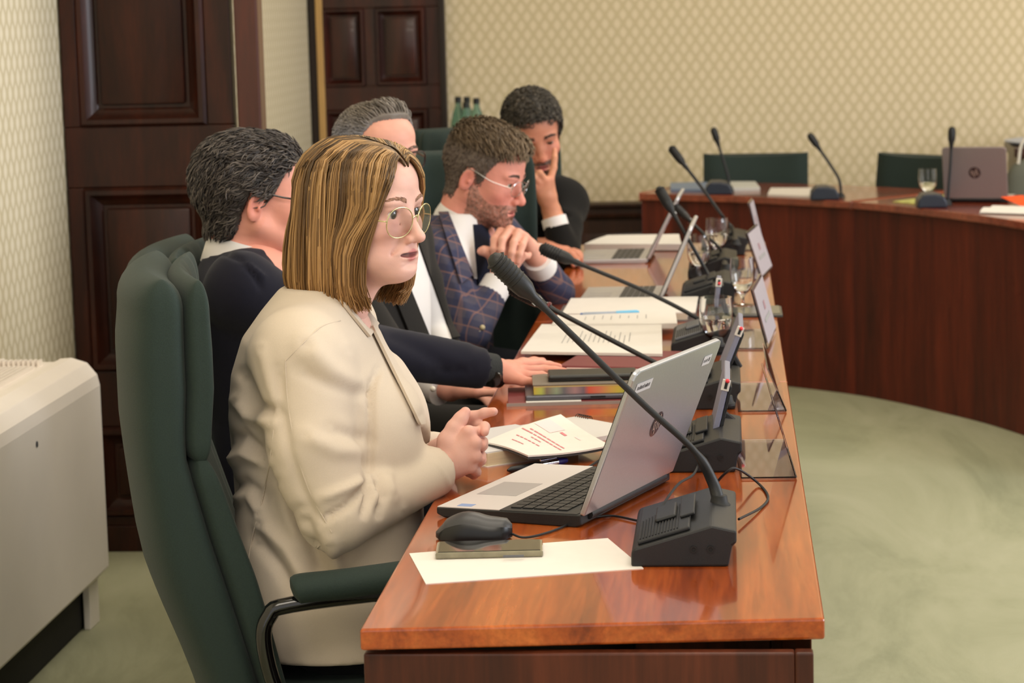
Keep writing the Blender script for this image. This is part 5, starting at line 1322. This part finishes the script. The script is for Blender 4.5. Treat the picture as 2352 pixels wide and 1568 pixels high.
# --- bob hair in head space: locks fall from the parting over a hidden cap
rs = np.random.RandomState(4); lines = []; cols = []; rads = []
PAL = [(68, 52, 35), (92, 70, 45), (118, 90, 57), (148, 114, 72), (178, 141, 94)]
def scalp_z(x): return max(.032+.079*math.sqrt(max(0, 1-((x+.012)/.100)**2)), .045+.056*math.sqrt(max(0, 1-((x-.042)/.050)**2)) if abs(x-.042) < .05 else -1)+.004
def lock(th, jit, inner):
    """th: angle round the head, 0 = face, positive = left"""
    sg = math.copysign(1, th); A = abs(th); q = min(1, max(0, (84-A)/44)); q = q*q*(3-2*q); bk = float(sm(95, 170, A))
    rx = .0855-.130*float(sm(42, 165, A))+rs.uniform(-.008, .002)
    root = np.array([rx, .004*sg, scalp_z(rx)])
    out = 1.0-.09*inner+jit*.03; ex, ey, cx = (.104-.012*bk)*out, .094*out, -.018
    def sh(z, k, ang):
        a = math.radians(ang)*sg; return np.array([cx+ex*k*math.cos(a), ey*k*math.sin(a), z])
    def mixp(a, b): return a*(1-q)+b*q
    end = -.141-.010*math.sin(math.radians(A))+rs.uniform(-.013, .010)+.022*bk; fl = .16*bk
    P = [root, mixp(sh(.100, .58, A)*.65+root*.35+np.array([0, 0, .006]), sh(.085, .95, 9)), mixp(sh(.083, .80-.10*bk, A), sh(.072, .99, 17)), mixp(sh(.050, .97-.06*bk, A), sh(.040, 1.03, 26)), mixp(sh(.0, 1.02-.02*bk, A), sh(.0, 1.04, 33)),
         sh(-.05, 1.04+fl*.5, A+2*q), sh(-.100, 1.03+fl, A+6*q), sh(-.130, 1.0+fl, A+3*q), sh(end, .90+fl-.10*rs.rand(), A-6*q)]
    return [np.array(v) for v in spline(P, 16)]
from mathutils import kdtree
_kd = kdtree.KDTree(len(HVW)); [_kd.insert(p, i) for i, p in enumerate(HVW)]; _kd.balance()
def outside(p, e):
    _, i, d_ = _kd.find(p)
    if d_ > .035: return p
    k = (p-HVW[i])@HNW[i]
    return p if k > e else p+HNW[i]*(e-k)
for i in range(3400):
    th = (rs.uniform(40, 80) if rs.rand() < .36 else rs.uniform(60, 182))*rs.choice([-1, 1]); inner = rs.rand()**.7
    ln = lock(th, rs.uniform(-1, 1), inner); w_ = rs.uniform(.6, 1.5)
    sw = rs.normal(size=3)*.0024; ln = [p+sw*math.sin(j*.42+th*.3)*min(1, j/4) for j, p in enumerate(ln)]; lay = .003+.008*(1-inner); ln = [outside(p, lay*min(1, .3+j/3)) if j < 12 else p for j, p in enumerate(ln)]
    band = .42+.34*math.sin(th*.21+1.3)+.3*math.sin(th*.63)+rs.normal()*.3-.5*inner
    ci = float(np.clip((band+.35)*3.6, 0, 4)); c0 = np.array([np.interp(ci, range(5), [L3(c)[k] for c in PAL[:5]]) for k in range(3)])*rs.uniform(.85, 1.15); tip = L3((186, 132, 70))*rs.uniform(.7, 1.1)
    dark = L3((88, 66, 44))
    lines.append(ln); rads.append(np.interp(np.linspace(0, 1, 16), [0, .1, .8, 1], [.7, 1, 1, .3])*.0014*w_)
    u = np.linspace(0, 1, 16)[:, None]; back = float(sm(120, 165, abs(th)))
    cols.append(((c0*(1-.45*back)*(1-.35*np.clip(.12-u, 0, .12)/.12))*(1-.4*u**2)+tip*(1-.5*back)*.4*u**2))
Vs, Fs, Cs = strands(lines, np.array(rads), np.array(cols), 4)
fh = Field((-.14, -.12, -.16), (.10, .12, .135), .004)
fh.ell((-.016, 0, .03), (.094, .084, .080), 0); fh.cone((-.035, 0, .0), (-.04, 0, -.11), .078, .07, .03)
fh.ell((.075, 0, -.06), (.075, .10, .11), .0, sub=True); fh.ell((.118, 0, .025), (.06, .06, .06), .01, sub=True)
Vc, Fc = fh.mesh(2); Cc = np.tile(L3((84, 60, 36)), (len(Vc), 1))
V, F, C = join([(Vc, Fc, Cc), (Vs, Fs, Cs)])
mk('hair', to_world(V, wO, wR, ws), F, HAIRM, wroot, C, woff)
# ================================================================== the four men
def hairmask(front=.078, nape=-.075, temple=.05, side=.016, burn=-.012):
    xs = [-.12, -.07, -.045, -.033, -.018, .002, .012, .024, .036, .055, .075, .11]
    zs = [nape, nape, -.065, -.02, side, side, burn, burn+.012, temple*.6, temple+.012, front, front+.012]
    def m(V): return sm(-.006, .006, V[:, 2]-np.interp(V[:, 0], xs, zs))*(np.abs(V[:, 1]) < .0815)*(V[:, 2] > -.11)
    return m
def beardmask(top=-.03, lo=-.125):
    def m(V):
        z0 = np.interp(V[:, 0], [-.01, .01, .03, .055, .085, .12], [-.03, -.02, -.045, -.058, -.054, -.054])
        lips = np.minimum(segdist(V, (.1, -.02, -.0725), (.1, .02, -.0725)), 1)
        return sm(.004, -.004, V[:, 2]-z0)*(V[:, 0] > -.004)*(V[:, 2] > lo)*(lips > .0085)*(np.abs(V[:, 1]) < .075)
    return m
def axes(yaw): c, s = math.cos(yaw), math.sin(yaw); return np.array([c, s, 0]), np.array([-s, c, 0]), np.array([0, 0, 1.])
def suit(root, off, c, yaw, m, neck, sh, el, wr, res=.0075, depth=.118, wide=.195, top=1.06, belly=1.0, hem=.48, arm=.062, lean=0, name='jacket', fold=None, cuff=.9):
    """tailored jacket: torso loft, shoulders, two sleeves ending in flat cuffs"""
    P = np.array([c[0], c[1], .5]); allp = np.array([P]+list(sh)+list(el)+list(wr)); f = Field(np.minimum(allp.min(0), [c[0]-.28, c[1]-.28, hem])-.09, np.maximum(allp.max(0), [c[0]+.28, c[1]+.28, top])+.09, res)
    n = np.array(neck); X, Y, Z = axes(yaw); d = n-np.array([c[0], c[1], 0]); fx, fy = d@X, d@Y
    dz = top-1.06
    secs = [(hem, 0, .150*belly, wide*1.0), (.60, 0, .145*belly, wide*.97), (.72, .01*belly, .142*belly, wide*.92), (.84, fx*.4+.006, depth*1.08, wide*.95, fy*.4), (.92+dz, fx*.65, depth, wide, fy*.65), (.985+dz, fx*.85, depth*.82, wide*.95, fy*.85), (1.03+dz, fx, depth*.62, wide*.68, fy), (1.065+dz, fx, .066, .08, fy)]
    f.stack(secs, c, yaw, 0, 2.4)
    f.cone(sh[0], sh[1], .056, .056, .05)
    for i in (0, 1):
        a, b, w_ = np.array(sh[i]), np.array(el[i]), np.array(wr[i]); mid = a*.5+b*.5
        f.cone(a, mid, arm*1.06, arm, .04); f.cone(mid, b, arm, arm*.92, .014); e = b+(w_-b)*cuff; f.cone(b, e, arm*.92, arm*.66, .012); f.cut(e, w_-b, arm*1.5)
    f.cone(n+np.array([0, 0, -.005]), n+np.array([0, 0, .12]), .058, .085, .012, sub=True)
    V, F = f.mesh(2)
    N = normals(V, F); V = V+N*(.0022*snoise(V, 28, 5)+.0012*snoise(V, 60, 7))[:, None]
    if fold: V = folds(V, F, fold)
    mk(name, V, F, m, root, None, off); return V, F
def shirt_collar(root, off, n, tilt, m, r=.060, h=.04, name='shirt_collar'):
    mb = MB(); mb.lathe([(r+.006, -.012), (r+.005, h*.5), (r*.98, h), (r*.93, h), (r*.93, 0)], 32); mb.xf(tr(Vector(n)-Vector(off)) @ Vector(tilt).normalized().to_track_quat('Z', 'Y').to_matrix().to_4x4()); return mb.build(name, m, root)
def shirt_cuff(root, off, a, b, r, l, m, name='shirt_cuff'):
    a, b = Vector(a), Vector(b); d = (b-a).normalized(); return MB().tube([b-d*l, b], [r, r*.97], 20).xf(tr(-Vector(off))).build(name, m, root)
SHIRT = cloth('white_shirt_cloth', (232, 228, 226), var=.01, bump=.08)
def rest_hand(root, off, w, d, up, skin, lo=.13):
    """a relaxed hand lying along d, back of the hand towards up"""
    w = np.array(w, float); d = np.array(d, float)/np.linalg.norm(d); up = np.array(up, float); s_ = np.cross(up, d); s_ /= np.linalg.norm(s_); up = np.cross(d, s_)
    kn = [w+d*f_+s_*y_ for f_, y_ in ((.082, .027), (.088, .008), (.084, -.012), (.075, -.030))]
    fg = [[k, k+d*.036-up*.006, k+d*.058-up*.020, k+d*.070-up*.036] for k in kn]; th = [w+d*.03+s_*.028-up*.006, w+d*.055+s_*.042-up*.012, w+d*.075+s_*.044-up*.018, w+d*.092+s_*.040-up*.022]
    return hands_mesh(w-lo, w+lo, [((w, kn, fg, th), {})], .0035, skin)
def base_person(label, loc): t = thing('person', label, 'person', loc); return t, np.array(loc)

# ------------------------------------------------------------------ man in the navy suit (turned away)
NAVY = cloth('navy_suit_cloth', (24, 24, 36), var=.05, sheen=.1)
nr, no = base_person('man in a navy suit turned away, wavy dark grey hair, reaching to the books', (-.96, 4.9, 0))
nO = np.array(D(590, 472, 4.83))+np.array([-.018, .074, .010]); nR = rotm(math.radians(20), math.radians(2), 0); SK_N = (226, 158, 138)
nneck = nO+np.array([-.045, -.005, -.155])
HV, HF, HC, HN = head(nO, nR, 1.02, nneck, .062, SK_N, .0028, jaw=1.08, width=1.0, ruddy=.9)
r_sh, l_sh = np.array([-.945, 4.71, 1.0]), np.array([-.98, 5.09, 1.0]); r_el = np.array(D(820, 800, 4.80)); r_w = np.array(D(1140, 852, 4.985)); l_el = np.array([-.88, 5.20, .72]); l_w = np.array([-.73, 5.06, .655])
kn = [np.array(D(x, y, d)) for x, y, d in ((1196, 838, 5.06), (1206, 850, 5.03), (1208, 862, 5.0), (1200, 874, 4.97))]
fg = [[kn[0], np.array(D(1236, 834, 5.10)), np.array(D(1262, 838, 5.11)), np.array(D(1284, 842, 5.11))], [kn[1], np.array(D(1248, 848, 5.06)), np.array(D(1274, 850, 5.06)), np.array(D(1296, 852, 5.06))],
      [kn[2], np.array(D(1244, 862, 5.02)), np.array(D(1262, 868, 5.01)), np.array(D(1270, 874, 5.01))], [kn[3], np.array(D(1228, 876, 4.98)), np.array(D(1244, 882, 4.98)), np.array(D(1252, 886, 4.98))]]
tb_ = [np.array(D(1176, 848, 5.05)), np.array(D(1200, 836, 5.08)), np.array(D(1226, 832, 5.11)), np.array(D(1246, 830, 5.13))]
A1 = hands_mesh((-.62, 4.85, .66), (-.30, 5.22, .90), [((r_w, kn, fg, tb_), dict(arm=r_w*.7+r_el*.3))], .0028, SK_N)
TV, TF = torso_core(nO, nneck, [r_sh, l_sh], [r_el, l_el], [r_w, l_w], (-.96, 4.9, .58))
V, F, C = join([(to_world(HV, nO, nR, 1.02), HF, HC), A1, rest_hand(nr, no, l_w, (.9, -.3, -.1), (0, 0, 1), SK_N), (TV, TF, np.tile(L3(SK_N), (len(TV), 1)))]); mk('body', V, F, SKINM, nr, C, no)
eyes(nO, nR, 1.02, nr, no); brows(nO, nR, 1.02, nr, no, HV, (90, 70, 62), 70)
JV, JF = suit(nr, no, (-.905, 4.9), math.radians(8), NAVY, nneck, [r_sh, l_sh], [r_el, l_el], [r_w, l_w], depth=.125, wide=.20, top=1.045, belly=1.1, cuff=.90,
   fold=[([(470, 560), (560, 600), (600, 660)], 6, -.006), ([(560, 600), (606, 636)], 5, .006), ([(880, 760), (960, 800), (1040, 850)], 18, -.006), ([(900, 720), (1000, 760), (1100, 800)], 22, .005), ([(1000, 860), (1080, 850)], 12, -.005)])
patch_px(JV, JF, [(455, 530), (515, 520), (640, 640), (600, 662)], .005, 'jacket_collar', NAVY, nr, no, .005)
shirt_collar(nr, no, nneck+np.array([.006, 0, .022]), (.32, .02, 1), SHIRT, .069, .05)
KNIT = cloth('charcoal_knit', (52, 54, 54), bump=.6, bscale=300)
dv_ = (r_w-r_el)/np.linalg.norm(r_w-r_el)
MB().tube([Vector(r_w-dv_*.05), Vector(r_w-dv_*.006)], [.036, .0345], 20).xf(tr(-Vector(no))).build('knit_cuff', KNIT, nr)
wt = MB().tube([Vector(r_w-dv_*.012+np.array([0, 0, -.004])), Vector(r_w+dv_*.010+np.array([0, 0, -.004]))], [.0305, .0295], 20).xf(tr(-Vector(no))).build('watch_strap', BLACK, nr)
MB().lathe([(.017, 0), (.019, .004), (.017, .010), (.001, .011)], 18).xf(tr(Vector(r_w-no)+Vector((-.004, -.031, -.010))) @ rot('X', 90)).build('watch_case', BLACKG, wt)
HG = [(46, 41, 39), (60, 53, 50), (76, 69, 64), (40, 36, 36), (92, 85, 80)]
def flow_n(P): w_ = .35*np.sin(P[:, 2]*110+P[:, 0]*60); return np.stack([-.8+0*P[:, 0], np.sign(P[:, 1])*.1+.15*np.sin(P[:, 0]*120), -.25+w_-6*np.clip(-P[:, 0]-.03, 0, .1)*3], 1)
scalp_hair(nO, nR, 1.02, nr, no, HV, HF, hairmask(.070, -.055, .048, .024, -.006), flow_n, lambda P: .007+.005*sm(.02, -.08, P[:, 0])+.006*sm(.05, .11, P[:, 2]), 3600, .034, HG, 3, .0014, .16, .10, .16)
glasses(nO, nR, 1.02, nr, no, 'square', BLACKG, (.026, .019), .033, -.004, .112, .0018)
legs(nr, no, (-.93, 4.9, .55), math.radians(5), m=NAVY)

# ------------------------------------------------------------------ grey-haired man in dark glasses (middle seat)
CHAR = cloth('charcoal_suit_cloth', (38, 36, 34), var=.06, sheen=.05)
tr_, to = base_person('grey-haired man with a quiff and dark-framed glasses behind the woman', (-.84, 5.62, 0))
tR = rotm(math.radians(-46), math.radians(4), 0); tO = np.array(D(940, 362, 5.55))-tR@np.array([.082, .032, 0]); SK_T = (222, 164, 146)
tneck = tO+np.array([-.035, .02, -.155])
HV, HF, HC, HN = head(tO, tR, 1.02, tneck, .060, SK_T, .0028, top=.90, jaw=1.05, ruddy=.7)
r_sh, l_sh = np.array([-.92, 5.44, 1.0]), np.array([-.78, 5.78, 1.0]); r_el = np.array([-.76, 5.36, .77]); r_w = np.array(D(1030, 893, 5.24)); l_el = np.array([-.72, 5.84, .74]); l_w = np.array([-.60, 5.64, .66])
kn = [np.array(D(x, y, d)) for x, y, d in ((1098, 878, 5.22), (1102, 886, 5.20), (1102, 894, 5.18), (1096, 902, 5.16))]
fg = [[p, p+np.array([.035, .0, .0]), p+np.array([.055, .0, -.008]), p+np.array([.070, .0, -.014])] for p in kn]
A1 = hands_mesh((-.66, 5.08, .66), (-.42, 5.34, .86), [((r_w, kn, fg, [kn[0]*.5+r_w*.5, kn[0]+np.array([.0, .03, .005]), kn[0]+np.array([.03, .035, 0])]), dict(arm=r_w*.7+r_el*.3))], .003, SK_T)
TV, TF = torso_core(tO, tneck, [r_sh, l_sh], [r_el, l_el], [r_w, l_w], (-.84, 5.62, .58))
V, F, C = join([(to_world(HV, tO, tR, 1.02), HF, HC), A1, rest_hand(tr_, to, l_w, (.6, -.7, -.2), (0, 0, 1), SK_T), (TV, TF, np.tile(L3(SK_T), (len(TV), 1)))]); mk('body', V, F, SKINM, tr_, C, to)
eyes(tO, tR, 1.02, tr_, to, (.25, 0)); brows(tO, tR, 1.02, tr_, to, HV, (96, 76, 66), 110, 1.2)
JV, JF = suit(tr_, to, (-.86, 5.61), math.radians(-25), CHAR, tneck, [r_sh, l_sh], [r_el, l_el], [r_w, l_w], depth=.12, wide=.19, top=1.07, cuff=.82)
patch_px(JV, JF, [(862, 470), (935, 462), (1052, 770), (985, 800)], .003, 'shirt_front', SHIRT, tr_, to, .003)
patch_px(JV, JF, [(930, 462), (985, 500), (1062, 770), (1040, 775)], .008, 'lapel', CHAR, tr_, to, .005)
patch_px(JV, JF, [(830, 490), (866, 470), (1000, 800), (962, 815)], .008, 'lapel', CHAR, tr_, to, .005)
shirt_collar(tr_, to, tneck, (.1, -.05, 1), SHIRT, .064, .045)
cf = shirt_cuff(tr_, to, r_el, r_w+np.array([-.012, 0, 0]), .040, .05, SHIRT)
MB().ball(Vector(np.array(D(994, 893, 5.195))-to), .0065).build('cuff_button', mat('pearl_button', (226, 220, 206), .3), cf)
def cap_t(P): return .003+.008*sm(.02, .07, P[:, 0])*sm(.06, .09, P[:, 2])
def flow_t(P): t = sm(.05, .09, P[:, 2]); return np.stack([-.7+.2*t, np.sign(P[:, 1])*.1-.2*t, -.35+.9*t], 1)
def col_t(P):
    a = sm(.03, .10, P[:, 2])[:, None]; return L3((132, 134, 146))*(1-a)+L3((116, 108, 100))*a
scalp_hair(tO, tR, 1.02, tr_, to, HV, HF, hairmask(.088, -.07, .068, .018, -.02), flow_t, cap_t, 3000, lambda P: .012+.024*sm(.065, .1, P[:, 2])*sm(-.02, .06, P[:, 0]), [(120, 118, 122)], 8, .0014, .45, .05, .14, capcol=col_t)
glasses(tO, tR, 1.02, tr_, to, 'square', mat('dark_tortoise', (38, 26, 26), .25), (.027, .019), .034, -.003, .112, .0022)
legs(tr_, to, (-.82, 5.62, .55), math.radians(-10), m=CHAR)

# ------------------------------------------------------------------ bearded man in the checked jacket
def plaid():
    m = bpy.data.materials.new('blue_check_cloth'); m.use_nodes = True; nt = m.node_tree; b = nt.nodes['Principled BSDF']
    tc = _n(nt, 'ShaderNodeTexCoord'); mp = _n(nt, 'ShaderNodeMapping'); mp.inputs['Rotation'].default_value = (.25, -.25, .5); nt.links.new(tc.outputs['Object'], mp.inputs[0])
    sx = _n(nt, 'ShaderNodeSeparateXYZ'); nt.links.new(mp.outputs[0], sx.inputs[0])
    def band(o, per, lo, hi, ph=0):
        a = _n(nt, 'ShaderNodeMath', operation='MULTIPLY_ADD'); a.inputs[1].default_value = 2*math.pi/per; a.inputs[2].default_value = ph; nt.links.new(o, a.inputs[0])
        c = _n(nt, 'ShaderNodeMath', operation='COSINE'); nt.links.new(a.outputs[0], c.inputs[0])
        r = _n(nt, 'ShaderNodeMapRange'); r.inputs[1].default_value = lo; r.inputs[2].default_value = hi; nt.links.new(c.outputs[0], r.inputs[0]); return r.outputs[0]
    def mixc(f, a, col, k):
        x = _n(nt, 'ShaderNodeMix', data_type='RGBA'); g = _n(nt, 'ShaderNodeMath', operation='MULTIPLY'); g.inputs[1].default_value = k; nt.links.new(f, g.inputs[0]); nt.links.new(g.outputs[0], x.inputs[0])
        if hasattr(a, 'links'): nt.links.new(a, x.inputs[6])
        else: x.inputs[6].default_value = (*lin(a), 1)
        x.inputs[7].default_value = (*lin(col), 1); return x.outputs[2]
    c = mixc(band(sx.outputs['X'], .036, -.2, .4), (58, 60, 86), (84, 76, 84), .55); c = mixc(band(sx.outputs['Z'], .040, -.2, .4), c, (40, 44, 74), .6)
    c = mixc(band(sx.outputs['X'], .036, .93, .98, 2.2), c, (140, 102, 90), .55); c = mixc(band(sx.outputs['Z'], .040, .92, .98, 1.5), c, (140, 102, 90), .55)
    c = mixc(band(sx.outputs['Y'], .044, .93, .98, 1.0), c, (130, 98, 90), .35)
    nt.links.new(c, b.inputs['Base Color']); b.inputs['Roughness'].default_value = .85
    return m
PLAID = plaid()
pr, po = base_person('bearded man in a blue checked jacket with clasped hands, looking down', (-.72, 6.38, 0))
pR = rotm(math.radians(-16), math.radians(17), 0); pO = np.array(D(1075, 412, 6.27))-pR@np.array([-.010, -.079, -.012]); SK_P = (220, 150, 134)
pneck = pO+np.array([-.075, .01, -.135])
HV, HF, HC, HN = head(pO, pR, 1.03, pneck, .060, SK_P, .003, jaw=1.04, ruddy=.9, lidgap=.0035, nose=1.05)
r_sh, l_sh = np.array(D(1000, 590, 6.18)), np.array([-.64, 6.58, .93]); r_el = np.array(D(1075, 765, 6.10)); r_w = np.array(D(1150, 640, 6.20)); l_el = np.array(D(1272, 672, 6.48)); l_w = np.array(D(1232, 588, 6.30))
q = lambda x, y, d: np.array(D(x, y, d))
# right fist below, left hand folded over it
rk = [q(1150, 572, 6.26), q(1168, 575, 6.24), q(1184, 582, 6.22), q(1196, 592, 6.20)]
rf = [[rk[0], q(1142, 556, 6.28), q(1158, 552, 6.30), q(1172, 558, 6.30)], [rk[1], q(1166, 556, 6.26), q(1182, 556, 6.29), q(1190, 566, 6.29)], [rk[2], q(1190, 566, 6.24), q(1202, 568, 6.27), q(1208, 578, 6.27)], [rk[3], q(1204, 586, 6.20), q(1212, 588, 6.21), q(1216, 584, 6.22)]]
rt = [q(1138, 596, 6.22), q(1124, 580, 6.20), q(1112, 576, 6.19), q(1104, 577, 6.19)]
lk = [q(1150, 533, 6.24), q(1172, 528, 6.23), q(1190, 535, 6.22), q(1206, 545, 6.22)]
lf = [[lk[0], q(1136, 550, 6.20), q(1134, 572, 6.18), q(1136, 592, 6.18)], [lk[1], q(1154, 552, 6.185), q(1152, 574, 6.17), q(1153, 598, 6.17)], [lk[2], q(1180, 558, 6.18), q(1176, 580, 6.165), q(1174, 604, 6.165)], [lk[3], q(1200, 564, 6.18), q(1194, 584, 6.165), q(1189, 602, 6.165)]]
A1 = hands_mesh((-.70, 6.08, .74), (-.42, 6.42, 1.02), [((r_w, rk, rf, rt), dict(arm=r_w*.75+r_el*.25, rs=1.08)), ((l_w, lk, lf, None), dict(arm=l_w*.8+l_el*.2, rs=1.12))], .0028, (226, 168, 148))
TV, TF = torso_core(pO, pneck, [r_sh, l_sh], [r_el, l_el], [r_w, l_w], (-.78, 6.40, .58))
V, F, C = join([(to_world(HV, pO, pR, 1.03), HF, HC), A1, (TV, TF, np.tile(L3(SK_P), (len(TV), 1)))]); mk('body', V, F, SKINM, pr, C, po)
eyes(pO, pR, 1.03, pr, po, (0, -.3)); brows(pO, pR, 1.03, pr, po, HV, (84, 66, 58), 90)
JV, JF = suit(pr, po, (-.78, 6.38), math.radians(-18), PLAID, pneck, [r_sh, l_sh], [r_el, l_el], [r_w, l_w], depth=.125, wide=.20, top=.99, arm=.060, cuff=.74,
   fold=[([(1005, 560), (1050, 660), (1090, 740)], 14, .006), ([(1060, 640), (1080, 700)], 10, -.006)])
patch_px(JV, JF, [(1006, 440), (1095, 500), (1108, 640), (1090, 640)], .003, 'shirt_front', SHIRT, pr, po, .003)
patch_px(JV, JF, [(1088, 515), (1122, 515), (1128, 650), (1100, 655)], .006, 'tie', cloth('dark_navy_tie', (22, 26, 44)), pr, po, .004)
patch_px(JV, JF, [(985, 418), (1006, 425), (1088, 630), (1060, 650)], .009, 'lapel', PLAID, pr, po, .005)
shirt_collar(pr, po, pneck+np.array([0, 0, -.006]), (.42, -.1, 1), SHIRT, .065, .05)
shirt_cuff(pr, po, r_el, r_el+(r_w-r_el)*.93, .040, .055, SHIRT); shirt_cuff(pr, po, l_el, l_el+(l_w-l_el)*.98, .041, .06, SHIRT)
for k in range(3): MB().ball(Vector(q(1090+9*k, 770-9*k, 6.06)-po), .007).build('sleeve_button', mat('bone_button', (206, 190, 150), .4), pr)
def col_p(P):
    a = sm(.045, .085, P[:, 2])[:, None]; f_ = sm(.0, .09, P[:, 0])[:, None]; return (L3((96, 84, 76))*(1-a)+L3((104, 88, 70))*a)*(1+.35*f_*a)
def flow_p(P): t = sm(.055, .085, P[:, 2]); return np.stack([-.3+1.2*t, -.75*t-.0*t, -.7+.45*t], 1)
scalp_hair(pO, pR, 1.03, pr, po, HV, HF, hairmask(.072, -.07, .046, .020, -.02), flow_p, lambda P: .003+.012*sm(.06, .10, P[:, 2])+.004*sm(.05, .09, P[:, 0])*sm(.05, .09, P[:, 2]), 2600, lambda P: .011+.028*sm(.06, .09, P[:, 2]), [(100, 88, 78)], 12, .0013, .18, .04, .15, capcol=col_p)
scalp_hair(pO, pR, 1.03, pr, po, HV, HF, beardmask(), lambda P: np.stack([.1+0*P[:, 0], 0*P[:, 0], -1+0*P[:, 0]], 1), .0004, 1700, .007, [(96, 74, 62), (122, 98, 84), (156, 138, 126), (108, 84, 70)], 14, .0006, .35, .1, .4, name='beard', segs=3, capcol2=lambda P: np.tile(L3((168, 116, 100)), (len(P), 1)))
glasses(pO, pR, 1.03, pr, po, 'round', CHROME, (.023, .0195), .033, -.006, .113, .0009)
legs(pr, po, (-.76, 6.40, .55), math.radians(-50), m=cloth('dark_blue_trousers', (26, 28, 38)))

# ------------------------------------------------------------------ dark-haired man at the far end, cheek on hand
BLKS = cloth('black_suit_cloth', (22, 21, 20), var=.08, sheen=.05)
fr_, fo = base_person('dark-haired bearded man in black at the far end, resting his cheek on his hand', (-.62, 7.62, 0))
fR = rotm(math.radians(-74), math.radians(20), math.radians(8)); fO = np.array(D(1238, 330, 7.42))-fR@np.array([.084, 0, 0]); SK_F = (206, 140, 114)
fneck = fO+np.array([-.01, .075, -.14])
HV, HF, HC, HN = head(fO, fR, 1.02, fneck, .058, SK_F, .003, top=.95, jaw=1.02, ruddy=.8, lidgap=.0035)
l_sh, r_sh = np.array([-.500, 7.60, .915]), np.array([-.80, 7.70, .925]); l_el = np.array(D(1296, 585, 7.36)); l_w = np.array(D(1268, 488, 7.38)); r_el = np.array([-.80, 7.42, .79]); r_w = np.array([-.56, 7.36, .80])
lk = [q(1264, 412, 7.345), q(1252, 414, 7.33), q(1240, 420, 7.325), q(1232, 430, 7.325)]
lf = [[lk[0], q(1272, 385, 7.36), q(1274, 362, 7.37), q(1274, 344, 7.385)], [lk[1], q(1240, 398, 7.315), q(1228, 406, 7.315), q(1228, 420, 7.325)], [lk[2], q(1228, 408, 7.31), q(1218, 418, 7.315), q(1222, 432, 7.325)], [lk[3], q(1222, 424, 7.315), q(1216, 434, 7.32), q(1222, 444, 7.33)]]
lt = [q(1256, 450, 7.35), q(1246, 432, 7.34), q(1236, 418, 7.345), q(1228, 408, 7.355)]
A1 = hands_mesh((-.64, 7.24, .84), (-.46, 7.46, 1.16), [((l_w, lk, lf, lt), dict(arm=l_w*.8+l_el*.2, rs=1.1))], .003, (208, 146, 116))
TV, TF = torso_core(fO, fneck, [r_sh, l_sh], [r_el, l_el], [r_w, l_w], (-.64, 7.72, .58))
V, F, C = join([(to_world(HV, fO, fR, 1.02), HF, HC), A1, rest_hand(fr_, fo, r_w, (.8, -.5, -.1), (0, 0, 1), SK_F), (TV, TF, np.tile(L3(SK_F), (len(TV), 1)))]); mk('body', V, F, SKINM, fr_, C, fo)
eyes(fO, fR, 1.02, fr_, fo, (0, -.3)); brows(fO, fR, 1.02, fr_, fo, HV, (44, 34, 30), 130, 1.3)
JV, JF = suit(fr_, fo, (-.63, 7.70), math.radians(-76), BLKS, fneck, [r_sh, l_sh], [r_el, l_el], [r_w, l_w], res=.008, depth=.112, wide=.165, top=.985, cuff=.84, arm=.054)
shirt_collar(fr_, fo, fneck, (0, -.3, 1), cloth('grey_blue_shirt', (110, 112, 124)), .062, .045); shirt_cuff(fr_, fo, l_el, l_el+(l_w-l_el)*.88, .039, .03, SHIRT)
def flow_f(P): return np.stack([.3-0*P[:, 0], .2*np.sin(P[:, 0]*90), -.4+0*P[:, 0]], 1)
scalp_hair(fO, fR, 1.02, fr_, fo, HV, HF, hairmask(.066, -.07, .042, .014, -.02), flow_f, lambda P: .007+.008*sm(.04, .1, P[:, 2]), 2200, .020, [(44, 40, 35), (62, 56, 48), (80, 72, 62)], 22, .0016, .35, .3, .6)
scalp_hair(fO, fR, 1.02, fr_, fo, HV, HF, beardmask(), lambda P: np.stack([.1+0*P[:, 0], 0*P[:, 0], -1+0*P[:, 0]], 1), .0010, 1100, .009, [(44, 34, 28), (64, 52, 44)], 24, .0008, .35, .1, .4, name='beard', segs=3, capcol2=lambda P: np.tile(L3((96, 66, 52)), (len(P), 1)))
legs(fr_, fo, (-.64, 7.70, .55), math.radians(-40), knee_f=.36, m=BLKS)
high_chair('green chair under the man in black at the far end', (-.66, 7.68, 0), math.radians(-60))
